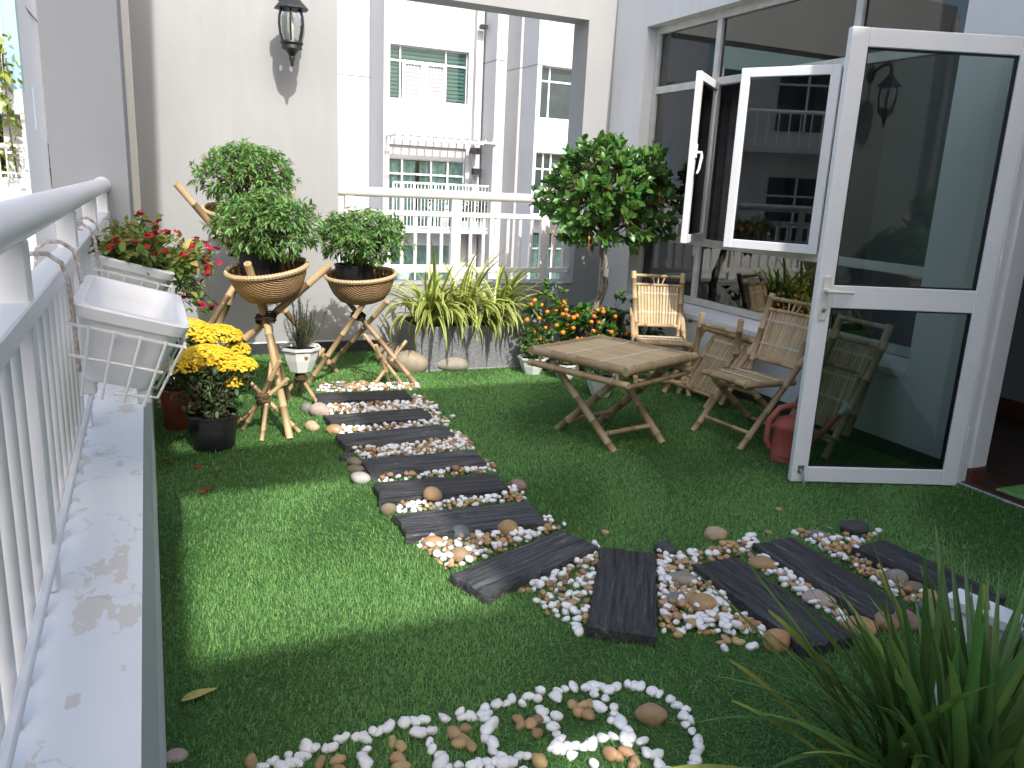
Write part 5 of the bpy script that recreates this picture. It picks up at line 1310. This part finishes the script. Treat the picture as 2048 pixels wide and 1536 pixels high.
# ---------------------------------------------------------------- kumquats
def kumquat(lab,pot,pr,ph,cc,rad,ntip,nf,sprigs=()):
    t=thing('kumquat_bush',lab,'bush',tuple(pot),'kumquat bushes'); nursery_pot(t,pot,pr,ph,'black_plastic'); cc=np.asarray(cc);rad=np.asarray(rad)
    d=rdir(ntip,.2); tips=cc+d*rad*rng.uniform(.55,1.08,(ntip,1)); 
    if len(sprigs): s_=np.asarray(sprigs,float); tips=np.concatenate([tips,s_]); d=np.concatenate([d,np.tile([[0,0,1.0]],(len(s_),1))])
    b=MB(); base=np.asarray(pot,float)+[0,0,ph-.02]
    for i in range(len(tips)):
        if i%2==0 or i>=ntip: limb(b,base+rng.normal(0,.02,3)*[1,1,0],tips[i],.005,.002,.02,6,4)
    b.build('stems','twig',t); V,Fq,rn=whorls(tips,norm(d+np.array([0,-.1,.6])),9,LT_O,.055,.15,.85); o=np_mesh('foliage',V,Fq,'kumquat_leaf',t,smooth='all',rnd=rn); o['kind']='stuff'
    f0=None
    fd=rdir(nf,.25); fd[:,1]=-np.abs(fd[:,1])-.25; fd=norm(fd)
    for p in cc+fd*rad*rng.uniform(.92,1.08,(nf,1)):
        if f0 is None: f0=MB().lathe([(.001,-1),(.38,-.93),(.72,-.72),(.95,-.33),(1,.05),(.92,.42),(.7,.74),(.36,.94),(.06,.96)],14).build('fruit','orange_fruit',t,'all',local=True); o=f0
        else: o=f0.copy(); COL.objects.link(o)
        s_=random.uniform(.0155,.022); o.location=p-wloc(t); o.scale=(s_,s_,s_*.93); o.rotation_euler=(random.uniform(-.5,.5),random.uniform(-.5,.5),0)
kumquat('kumquat bush full of orange fruit right of the stone trough',(2.98,5.98,0),.14,.22,(2.96,5.88,.46),(.23,.19,.19),60,22,((2.95,5.9,.70),(2.98,5.9,.72),(3.12,5.9,.66),(2.99,5.9,.68)))
kumquat('kumquat bush with orange fruit behind the bamboo table',(3.36,5.80,0),.14,.20,(3.33,5.74,.39),(.25,.2,.17),64,22,((3.56,5.75,.62),(3.58,5.7,.66),(3.60,5.72,.60)))
kumquat('shaded kumquat bush behind the chair with sunlit back',(3.74,5.78,0),.13,.2,(3.76,5.72,.37),(.20,.17,.19),44,7,((3.70,5.70,.66),(3.72,5.72,.70),(3.66,5.68,.60)))
# herbs in white pots
def herb(lab,c,r,h,n,ht,T=LT_O,sz=.026):
    t=thing('potted_herb',lab,'plant',tuple(c),'small plants in white pots'); oct_pot(t,c,r,h); c=np.asarray(c,float); b=MB(); P_=[];D_=[]
    for i in range(n):
        a=random.uniform(0,6.28); s_=random.uniform(.02,1)*r*1.15; p2=c+np.array([math.cos(a)*s_,math.sin(a)*s_,h+random.uniform(.35,1)*ht]); p0=c+np.array([math.cos(a)*s_*.4,math.sin(a)*s_*.4,h*.87]); pts=bez(p0,(p0+p2)/2+np.array([0,0,.02]),p2,7); b.tube(pts,.0018,4)
        for j in range(2,7):
            for _ in range(3): P_.append(pts[j]+rng.normal(0,.007,3)); D_.append(rdir(1,.2)[0])
    b.build('stems','herb_leaf',t); V,Fq,rn=scatter(T,np.array(P_),np.array(D_),rng.uniform(.6,1.3,len(P_))*sz); o=np_mesh('foliage',V,Fq,'herb_leaf',t,rnd=rn); o['kind']='stuff'
herb('leafy herb in a white pot beside the stone trough',(2.83,5.80,0),.125,.145,55,.22)
herb('small plant in a white pot seen beneath the table top',(3.03,5.02,0),.125,.165,34,.10)
herb('half hidden plant in a white pot behind the table edge',(3.02,5.58,0),.11,.13,34,.12)

# ---------------------------------------------------------------- strappy plant in the near right corner
FGC=(1.84,1.10,0)
fg=thing('strap_leaf_plant','big green strap leaved plant in the near right corner','plant',FGC)
pr_=[]
for k,(L_,w,a) in enumerate(((.82,.032,.14),(.78,.036,.22),(.84,.032,.32),(.80,.034,.42),(.82,.031,.54),(.76,.030,.66),(.70,.031,.8),(.60,.028,.55))):
    pr_.append((strap_mesh('leaf',L_,w,a,'strap_leaf',.55,seed=40+k,blunt=False),'strap_leaf'))
pr_.append((strap_mesh('leaf',.66,.040,.5,'y',.5,seed=60,blunt=True),'strap_leaf_yellow')); pr_.append((strap_mesh('leaf',.55,.036,.4,'y',.5,seed=61,blunt=True),'strap_leaf_yellow'))
fo=[p.build('leaf',m,fg,True,local=True) for p,m in pr_]
used_fg=set()
def fg_leaf(k,loc,rz,ry,sc,rx):
    if k not in used_fg: o=fo[k]; used_fg.add(k)
    else: o=fo[k].copy(); COL.objects.link(o)
    put(o,loc,rz,ry,sc,rx)
rr=random.Random(9)
for i in range(190):
    k=rr.choice((0,0,1,1,2,2,3,4,5,7)); c=(rr.uniform(-.16,.34),rr.uniform(-.12,.12),rr.uniform(-.02,.02)); out=math.atan2(c[1]*.6+rr.gauss(0,.05),c[0]-.04+rr.gauss(0,.06))
    fg_leaf(k,c,out,rr.uniform(.0,.42),(rr.uniform(.85,1.05) if rr.random()<.14 else rr.uniform(.55,.86)),rr.uniform(-.3,.3))
for i in range(48):                                  # leaves thrown out to the left
    fg_leaf(rr.choice((3,4,5,6,2)),(rr.uniform(-.22,-.05),rr.uniform(-.12,.12),0),math.pi+rr.gauss(0,.55),rr.uniform(.15,.62),rr.uniform(.75,1.0),rr.uniform(-.35,.35))
for i,(x,y,a,t,k) in enumerate(((-.20,-.05,3.1,.85,8),(-.22,.0,2.8,.75,9),(-.16,-.08,3.4,.95,8),(-.24,.06,2.6,.6,9),(-.2,.02,3.0,1.05,8),(-.1,.1,2.3,.5,9),(.05,.1,1.9,.35,9),(-.25,-.1,3.3,.7,9),(.16,.08,1.3,.3,9))): fg_leaf(k,(x,y,.01),a,t,rr.uniform(.85,1.05),rr.uniform(-.3,.3))
MB().lathe([(.001,.02),(.20,.012),(.26,.0)],20,(1.84,1.10,0),1.2,.8,cap=False).build('soil_mound','soil',fg,True)

# ---------------------------------------------------------------- white trestle behind it
A=G(1903,1182,.36); Bv=G(2060,1250,.36); dv=(Bv-A); dv/=np.linalg.norm(dv); sv=np.array([-dv[1],dv[0],0])
bn=thing('white_trestle','low white wooden trestle behind the strap leaved plant','trestle',(A[0],A[1],0))
def tr_(p): return A+dv*p[0]+sv*p[1]+np.array([0,0,p[2]-.36])
MB().bev(0,-.045,.325,.62,.045,.362,.005).xf(tr_).build('top_board','bench_white',bn)
MB().bev(.02,-.033,.285,.60,-.015,.324,.003).xf(tr_).build('side_rail','bench_white',bn); MB().bev(.02,.015,.285,.60,.033,.324,.003).xf(tr_).build('side_rail','bench_white',bn)
for x in (.05,.53):
    for s in (-1,1):
        V=[]
        for z,yy in ((.324,.010),(.002,.12)):
            for dx,dy in ((0,0),(.045,0),(.045,.02),(0,.02)): V.append(tr_((x+dx,s*(yy+dy),z)))
        MB().add(V,[(0,1,2,3),(4,7,6,5),(0,4,5,1),(1,5,6,2),(2,6,7,3),(3,7,4,0)]).build('leg','bench_white',bn)
# ================================================================ PATH
def ico(sub):
    bm_v=[];import bmesh; bm=bmesh.new(); bmesh.ops.create_icosphere(bm,subdivisions=sub,radius=1.0); bm.verts.ensure_lookup_table()
    V=np.array([v.co[:] for v in bm.verts]); F_=np.array([[l.index for l in f.verts] for f in bm.faces]); bm.free(); return V,F_
I2,I3=ico(2),ico(4)
def lump(T,seed,amp=.16,freq=1.6,flat=None):
    V,F_=T; r_=np.random.default_rng(seed); out=V.copy(); s=np.zeros(len(V))
    for k in range(5):
        w=r_.normal(0,freq*(1+.5*k),3); s+=np.sin(V@w+r_.uniform(0,6.28))/(1+.9*k)
    out=V*(1+amp*s/1.6)[:,None]
    if flat is not None: out[:,2]=np.where(out[:,2]<-flat,-flat+(out[:,2]+flat)*.15,out[:,2])
    return out,F_
def mesh_of(name,V,F_,m,smooth='all'):
    o=np_mesh(name,V,F_,m,smooth=smooth); me=o.data; bpy.data.objects.remove(o); return me
# ---------------------------------------------------------------- sleepers
PLK=[[(631,785),(805,779),(831,795),(638,804)],[(648,829),(843,814),(868,833),(666,848)],[(675,867),(883,848),(909,869),(688,891)],[(725,917),(949,898),(975,926),(738,945)],
     [(748,962),(993,946),(1020,977),(761,999)],[(790,1027),(1054,1002),(1094,1040),(814,1071)],[(895,1147),(1128,1057),(1187,1091),(979,1188)],[(1200,1091),(1313,1106),(1311,1270),(1175,1252)],
     [(1381,1127),(1476,1113),(1704,1272),(1615,1296)],[(1505,1085),(1587,1073),(1824,1217),(1740,1234)],[(1707,1094),(1769,1078),(2022,1193),(1945,1212)]]
PLAB=['farthest dark sleeper of the path, by the small empty tripod','second dark sleeper counted from the far end of the path','third dark sleeper counted from the far end of the path','fourth dark sleeper from the far end, with round stones at its left',
      'fifth dark sleeper from the far end, a round tan stone on its edge','sixth dark sleeper, last of the straight row before the bend','dark sleeper turned slantwise where the path bends','short dark sleeper pointing towards the camera at the bend',
      'dark sleeper right of the bend with a round orange stone at its corner','second dark sleeper right of the bend','dark sleeper at the far right behind the strap leaves']
PT=.047
planks=[]
for i,c in enumerate(PLK):
    p=[G(x,y,PT)[:2] for x,y in c]; ctr=np.mean(p,0)
    e1=((p[1]-p[0])+(p[2]-p[3]))/2; e2=((p[3]-p[0])+(p[2]-p[1]))/2; l1,l2=np.linalg.norm(e1),np.linalg.norm(e2)
    if l1>=l2: e,Ln,Wd=e1/l1,l1,l2
    else: e,Ln,Wd=e2/l2,l2,l1
    if e[0]<0: e=-e
    nx,ny=30,9; r_=np.random.default_rng(i+3); print('plank',i,round(Ln,2),round(Wd,2)); Wd=max(.17,min(Wd,.27)); V=[];Fs=[]
    bulge=r_.normal(0,.0022,(ny,))      # continuous grooves along the grain
    edge=r_.normal(0,.0035,(2,nx+1)); endj=r_.normal(0,.005,(2,ny))
    for a in range(nx+1):
        for b in range(ny):
            x=-Ln/2+Ln*a/nx; y=-Wd/2+Wd*b/(ny-1)
            if b==0: y+=edge[0,a]
            if b==ny-1: y+=edge[1,a]
            if a==0: x+=endj[0,b]
            if a==nx: x+=endj[1,b]
            z=PT+bulge[b]+r_.normal(0,.0010)-(.006 if b in (0,ny-1) or a in (0,nx) else 0)
            V.append((x,y,z))
    for a in range(nx):
        for b in range(ny-1): Fs.append((a*ny+b,(a+1)*ny+b,(a+1)*ny+b+1,a*ny+b+1))
    ring=[a*ny for a in range(nx+1)]+[nx*ny+b for b in range(1,ny)]+[a*ny+ny-1 for a in range(nx-1,-1,-1)]+[b for b in range(ny-2,0,-1)]
    o_=len(V)
    for k,q in enumerate(ring): V.append((V[q][0]*1.006,V[q][1]*1.012,.03+r_.normal(0,.002)))
    for k,q in enumerate(ring): V.append((V[q][0]*1.0,V[q][1]*1.0,.0))
    m_=len(ring)
    for k in range(m_):
        k2=(k+1)%m_; Fs.append((ring[k2],ring[k],o_+k,o_+k2)); Fs.append((o_+k2,o_+k,o_+m_+k,o_+m_+k2))
    ob_=MB().add(V,Fs).build('path_sleeper','sleeper',None,True); ob_.location=(ctr[0],ctr[1],.002); ob_.rotation_euler=(0,0,math.atan2(e[1],e[0]))
    tag(ob_,PLAB[i],'sleeper','dark sleepers of the stepping path'); planks.append((ctr,e,Ln,Wd))
def in_plank(x,y,mg=.0):
    for c,e,L_,W_ in planks:
        d=np.array([x,y])-c; a=d@e; b=d@np.array([-e[1],e[0]])
        if abs(a)<L_/2+mg and abs(b)<W_/2+mg: return True
    return False
# ---------------------------------------------------------------- larger stones
ST=[(613,817,22,23,'grey','grey angular stone left of the pale pinkish stone'),(640,823,38,29,'pink','pale pinkish flat stone at the left end of the second sleeper'),(625,855,28,22,'sand','round sandy stone lying alone on the turf left of the path'),
(670,861,31,20,'orange','orange stone at the left corner of the third sleeper'),(702,809,31,12,'dark','flat dark stone among pebbles between first and second sleepers'),(678,773,22,13,'blue','bluish flat stone behind the farthest sleeper'),
(701,775,32,13,'tan','long tan stone behind the farthest sleeper'),(724,769,20,15,'tan','small tan stone beside the foot of the far tripod'),(697,918,32,16,'dark','flat dark stone left of the fourth sleeper'),(710,926,29,19,'olive','upper of two olive stones left of the fourth sleeper'),
(713,940,33,16,'olive','lower of two olive stones left of the fourth sleeper'),(721,959,35,28,'pale','pale grey round stone left of the fifth sleeper'),(777,1021,29,28,'olive','mottled grey stone at the left corner of the sixth sleeper'),
(865,990,38,29,'ochre','round tan stone resting on the near edge of the fifth sleeper'),(925,880,26,18,'ochre','ochre stone right of the third sleeper gap'),(905,892,24,18,'tan','tan stone next to the ochre one between third and fourth sleepers'),
(878,945,29,15,'tan','tan stone among pebbles between fourth and fifth sleepers'),(947,942,28,15,'rose','pinkish stone among pebbles between fourth and fifth sleepers'),(1036,973,31,28,'rose','greyish pink stone on the turf right of the fifth sleeper'),
(865,1088,41,29,'orange','bright orange stone at the left of the bend pebbles'),(922,1068,42,32,'blue','blue green stone among the pebbles at the bend'),(918,1112,37,29,'tan','tan round stone in front of the orange one at the bend'),
(1018,1061,44,35,'ochre','largest ochre stone behind the slanted sleeper'),(1331,1103,40,35,'dark','dark round stone at the far corner of the short sleeper'),(1430,1071,41,29,'sand','egg shaped sandy stone alone on the turf'),
(1707,1059,51,29,'dark','dark speckled stone on the turf behind the right sleepers'),(1363,1161,57,27,'boulder2','long pale brown stone right of the short sleeper'),(1357,1201,51,25,'grey','grey stone right of the short sleeper'),
(1403,1208,50,32,'ochre','angular ochre stone beside the grey one right of the short sleeper'),(1526,1129,53,24,'ochre','ochre stone between the first two sleepers right of the bend'),(1638,1202,56,30,'pink','pale pinkish rough stone between the two right sleepers'),
(1552,1286,48,44,'orange','round orange brown stone at the near corner of a sleeper'),(1789,1160,41,35,'boulder2','rounded grey brown stone beside the last sleeper'),(1822,1180,38,26,'olive','olive stone in front of the rounded grey brown one'),
(1637,1076,47,13,'grey','flat grey stone behind the second right sleeper'),(1719,1255,56,28,'orange','orange sandy stone at the near end of the second right sleeper'),(1770,1248,47,32,'tan','tan stone in the row ending the second right sleeper'),
(1814,1246,48,35,'rose','reddish stone at the right of the row of end stones'),(1862,1221,47,35,'grey','grey stone half behind the strap leaves'),(1868,1194,40,20,'orange','orange stone behind the grey one near the strap leaves'),
(1300,1433,54,42,'tan','large smooth tan stone inside the white pebble arch'),(353,1513,38,17,'pink','pale flat stone beside the parapet at the bottom left')]
sm=[]
for s in range(7):
    V,F_=lump(I3,200+s,.13,1.15,.62); sm.append((V,F_))
for i,(x,y,w,h,c,lab) in enumerate(ST):
    zc = PT if 'resting on' in lab else 0.0
    p=G(x,y+h*.22,zc); dist=np.linalg.norm(p-C_P); W_=w*dist/F_PX*.5; Hh=min(W_*.95,max(W_*.42,h*dist/F_PX*.5*1.02))
    V,F_=sm[i%7]; a=random.uniform(-.35,.35) ; sc=np.array([W_*1.02,W_*random.uniform(.72,.85),Hh]); Vn=V*sc; ca,sa=math.cos(a),math.sin(a); ang=-YAW
    Rm=np.array([[math.cos(a+ang),-math.sin(a+ang),0],[math.sin(a+ang),math.cos(a+ang),0],[0,0,1]]); Vn=Vn@Rm.T
    o=np_mesh('stone',Vn,F_,'stone_'+c,smooth='all'); o.location=(p[0],p[1],zc+Hh*.60); tag(o,lab,'stone','larger stones along the path')
# boulders
for (x,y,w,h,c,lab) in ((825,733,70,50,'boulder','large tan boulder leaning by the left end of the trough'),(787,715,66,46,'boulder','rear boulder half hidden behind the small empty tripod'),(904,732,74,34,'boulder2','smooth oval boulder in front of the stone trough')):
    p=G(x,y+h*.28); dist=np.linalg.norm(p-C_P); W_=w*dist/F_PX*.54; Hh=h*dist/F_PX*.52; V,F_=lump(ico(5),hash(lab)%97 if False else int(x),.10,1.0,.7); Vn=V*np.array([W_,W_*.7,Hh]); o=np_mesh('boulder',Vn,F_,'stone_'+c,smooth='all'); o.location=(p[0],p[1]+.08,Hh*.66); o.rotation_euler=(0,0,-.35); tag(o,lab,'boulder','boulders by the stone trough')
# ---------------------------------------------------------------- pebbles
def poly_px(pts): return [tuple(G(x,y)[:2]) for x,y in pts]
def inside(p,poly):
    x,y=p; c=False; n=len(poly)
    for i in range(n):
        x1,y1=poly[i];x2,y2=poly[(i+1)%n]
        if (y1>y)!=(y2>y) and x<(x2-x1)*(y-y1)/(y2-y1)+x1: c=not c
    return c
REG=[([(640,772),(835,768),(840,782),(635,786)],.55,.55),([(668,806),(838,797),(875,818),(872,824),(655,832),(650,826)],1,.62),([(688,848),(872,834),(905,850),(690,872),(668,868)],1,.72),
([(692,892),(912,870),(950,900),(740,925),(720,920)],1,.60),([(738,946),(978,928),(992,946),(752,968)],1,.62),([(766,998),(1022,978),(1058,1004),(800,1030),(790,1020)],1,.62),
([(822,1076),(1096,1040),(1128,1058),(900,1146),(848,1105)],.85,.55),([(985,1192),(1130,1115),(1192,1090),(1200,1100),(1172,1255),(1150,1278),(1150,1250),(1085,1228),(1062,1205),(1072,1185)],.85,.52),
([(1313,1108),(1372,1112),(1396,1128),(1545,1262),(1530,1272),(1320,1268)],1,.66),([(1385,1114),(1440,1098),(1500,1080),(1520,1084),(1505,1095),(1480,1116),(1390,1128)],.9,.30),
([(1480,1114),(1508,1092),(1742,1236),(1706,1262),(1650,1235)],.9,.50),([(1588,1070),(1660,1082),(1708,1090),(1900,1195),(1830,1218)],.95,.30),([(1660,1072),(1760,1070),(1745,1082),(1705,1092)],.5,.2)]
RN=['behind the farthest sleeper','between the first and second sleepers','between the second and third sleepers','between the third and fourth sleepers','between the fourth and fifth sleepers','between the fifth and sixth sleepers','between the sixth and the slanted sleeper','between the slanted and the short sleeper','right of the short sleeper','behind the first sleeper right of the bend','between the first two sleepers right of the bend','between the last two sleepers','behind the last two sleepers','scattered on the turf beside the path']
PB=[]
cell={}
def try_add(x,y,s,col,z,ri):
    k=(int(x/.05),int(y/.05),z>.012)
    for a in (-1,0,1):
        for b in (-1,0,1):
            for q in cell.get((k[0]+a,k[1]+b,k[2]),()):
                if (q[0]-x)**2+(q[1]-y)**2<((q[2]+s)*.80)**2: return False
    cell.setdefault(k,[]).append((x,y,s)); PB.append((x,y,s,col,z,ri)); return True
pr=random.Random(21)
for ri,(poly,dens,fw) in enumerate(REG):
    P_=poly_px(poly); xs=[p[0] for p in P_]; ys=[p[1] for p in P_]; A_=abs(sum(P_[i][0]*P_[(i+1)%len(P_)][1]-P_[(i+1)%len(P_)][0]*P_[i][1] for i in range(len(P_))))/2
    n=int(A_*dens*7500)
    cx,cy=pr.uniform(0,9),pr.uniform(0,9)
    for _ in range(n):
        x=pr.uniform(min(xs),max(xs)); y=pr.uniform(min(ys),max(ys))
        if not inside((x,y),P_) or in_plank(x,y,.004): continue
        cl_=.5+.5*math.sin(x*17+cx)*math.cos(y*19+cy)
        col='w' if pr.random()<fw*.62+cl_*.42 else 'b'; s=pr.uniform(.0105,.0175) if col=='w' else pr.uniform(.0105,.017)
        top=pr.random()<.30*dens; try_add(x,y,s,col,.018 if top else .0,ri)
EXT_W=[(890,845),(893,853),(876,830),(905,836),(1150,1262),(1157,1270),(1448,1302),(1500,1300),(1506,1298),(1183,1100),(1190,1112),(1497,1078),(1492,1085)]
EXT_B=[(885,843),(1355,1275),(1362,1270),(1445,1290),(1452,1284),(1470,1288),(1478,1290),(1558,1023),(1534,1069),(1212,1070)]
for x,y in EXT_W: p=G(x,y); PB.append((p[0],p[1],.017,'w',0,13))
for x,y in EXT_B: p=G(x,y); PB.append((p[0],p[1],.016,'b',0,13))
MW=[(110,422),(165,400),(235,405),(240,368),(278,375),(205,432),(165,437),(325,365),(355,360),(380,328),(412,320),(450,325),(485,310),(495,328),(490,370),(492,410),(510,433),(485,433),(530,297),(565,290),(600,285),(665,265),(712,255),(757,250),(728,307),(787,295),(838,238),(775,350),(785,378),(815,412),(835,437),(905,210),(915,235),(950,232),(985,222),(1015,202),(1020,222),(1020,242),(1035,265),(1025,288),(1058,182),(1110,175),(1125,158),(1175,175),(1200,148),(1245,150),(1252,127),(1022,325),(1035,352),(1048,383),(1015,427),(985,437),(1085,405),(1060,425),(1125,432),(1155,410),(1195,405),(1238,190),(1265,212),(1265,240),(1325,232),(1305,278),(1318,305),(1330,330),(1300,372),(1330,368),(1365,360),(1388,400),(1410,355),(1440,350),(1470,348),(1515,327),(1565,318),(1610,318),(1640,325),(1615,350),(1690,345),(1710,385),(1755,400),(1775,435),(1315,145),(1330,122),(1358,110),(1400,107),(1448,107),(1485,98),(1480,118),(1520,107),(1548,115),(1490,142),(1530,155),(1505,188),(1585,100),(1625,97),(1655,103),(1680,103),(1722,120),(1762,135),(1800,160),(1835,178),(1870,195),(1865,225),(1897,240),(1887,265),(1910,297),(1917,333),(1930,360),(1927,390),(1917,420),(1480,437),(1560,195),(1570,222),(1548,243),(1595,262),(1617,287),(905,437),(945,445),(1090,437),(1905,450),(1895,478),(1800,465),(60,450),(130,460),(500,462),(850,468),(1040,462),(1180,470)]
MBr=[(1390,182),(1435,185),(1465,178),(1420,215),(1460,225),(1160,245),(1165,270),(1210,262),(1240,250),(925,285),(880,310),(917,330),(900,352),(955,365),(615,335),(650,362),(640,412),(370,422),(300,435),(1240,303),(1550,397),(1615,380),(1583,405),(1655,425),(1650,437),(1242,412),(1245,435),(5,432),(380,455),(650,450)]
ARC=[]
def mos(zx,zy):
    if zx>1785: return 'on the right hand curve of the outline pattern'
    if zx>1270 and zy<165: return 'on the top of the arch of the outline pattern'
    if zx<560: return 'on the left tail of the outline pattern'
    if zx<860: return 'in the left half of the outline pattern'
    if zx<1290: return 'in the middle of the outline pattern'
    return 'inside the arch of the outline pattern'
for zx,zy in MW: p=G(500+.4639*zx,1330+.4639*zy+2); ARC.append((p[0]+pr.gauss(0,.003),p[1]+pr.gauss(0,.003),pr.uniform(.0135,.0195),'w',0,mos(zx,zy)))
for zx,zy in MBr: p=G(500+.4639*zx,1330+.4639*zy+2); ARC.append((p[0],p[1],pr.uniform(.016,.0205),'b',0,mos(zx,zy)))
peb=[lump(I2,300+k,.30,1.5) for k in range(8)]
def pscale(s): return np.array([s*pr.uniform(1.0,1.45),s*pr.uniform(.78,1.0),s*pr.uniform(.62,.88)])
pm={}
def add_pebble(x,y,s,col,z,lab,grp,nm):
    k=pr.randrange(8); key=(k,col)
    if key not in pm: pm[key]=mesh_of('pebble_shape',peb[k][0],peb[k][1],'pebble_white' if col=='w' else 'pebble_brown')
    sc=pscale(s); o=bpy.data.objects.new(nm,pm[key]); COL.objects.link(o); o.location=(x,y,z+sc[2]*.5+.004); o.scale=sc; o.rotation_euler=(pr.uniform(-.35,.35),pr.uniform(-.35,.35),pr.uniform(0,6.28)); tag(o,lab,'pebble',grp)
for x,y,s,col,z,ml in ARC:
    add_pebble(x,y,s,col,z,('white pebble ' if col=='w' else 'brown pebble ')+ml,'white pebbles of the outline pattern' if col=='w' else 'brown pebbles of the outline pattern','white_pebble' if col=='w' else 'brown_pebble')
PB.sort(key=lambda q:(q[0]**2+q[1]**2)-(.4 if q[4]>.01 else 0))
cnt={'w':0,'b':0}; rest={'w':[],'b':[]}; LIM={'w':300-len(MW),'b':300-len(MBr)}
for q in PB:
    if cnt[q[3]]<LIM[q[3]]:
        cnt[q[3]]+=1; add_pebble(*q[:5],('small white pebble ' if q[3]=='w' else 'small brown pebble ')+RN[q[5]],'white pebbles of the path' if q[3]=='w' else 'brown pebbles of the path','white_pebble' if q[3]=='w' else 'brown_pebble')
    else: rest[q[3]].append(q)
for col,nm,lab in (('w','white_pebbles','white pebbles filling the far gaps between the sleepers'),('b','brown_pebbles','brown pebbles filling the far gaps between the sleepers')):
    Vs=[];Fs_=[];Rn=[];o_=0
    for x,y,s,c,z,_ri in rest[col]:
        V,F_=peb[pr.randrange(8)]; sc=pscale(s); a=pr.uniform(0,6.28); Vn=V*sc; Vn=Vn@np.array([[math.cos(a),math.sin(a),0],[-math.sin(a),math.cos(a),0],[0,0,1]])+np.array([x,y,z+sc[2]*.62+.004]); Vs.append(Vn);Fs_.append(F_+o_);o_+=len(V);Rn.append(np.full(len(V),pr.random()))
    if Vs:
        o=np_mesh(nm,np.concatenate(Vs),np.concatenate(Fs_),'pebble_white_mass' if col=='w' else 'pebble_brown_mass',smooth='all',rnd=np.concatenate(Rn)); tag(o,lab,'pebbles',kind='stuff')
print('pebbles',len(PB),cnt,{k:len(v) for k,v in rest.items()})
# ---------------------------------------------------------------- litter on the turf
lf=leaf_t(8,.34,.10,.25,.8); p=G(398,1410); o=np_mesh('fallen_leaf',lf[0]*.105,lf[1],'dry_leaf',smooth='all'); o.location=(p[0]-.045,p[1],.024); o.rotation_euler=(0,-.06,.35); tag(o,'yellow fallen leaf on the dark turf near the parapet','leaf')
pm_=five(.014); pe=None
for (x,y) in ((423,950),(415,987),(458,940),(396,940),(332,925),(405,992),(345,930),(424,984)):
    p=G(x,y); o=pm_.build('fallen_petal','phlox_petal',None) if pe is None else pe.copy()
    if pe is None: pe=o
    else: COL.objects.link(o)
    o.location=(p[0],p[1],.024); o.rotation_euler=(random.uniform(-.4,.4),random.uniform(-.4,.4),random.uniform(0,6)); tag(o,'red fallen petal on the turf below the flower planter','petal','red petals fallen on the turf')
for (x,y,lab) in ((1656,1067,'pink petal beside the flat grey stone behind the sleepers'),(1860,1110,'pink petal at the far edge of the last sleeper')):
    p=G(x,y); o=five(.016).build('fallen_petal','pink_petal',None); o.location=(p[0],p[1],.03); o.rotation_euler=(.3,.1,1); tag(o,lab,'petal')
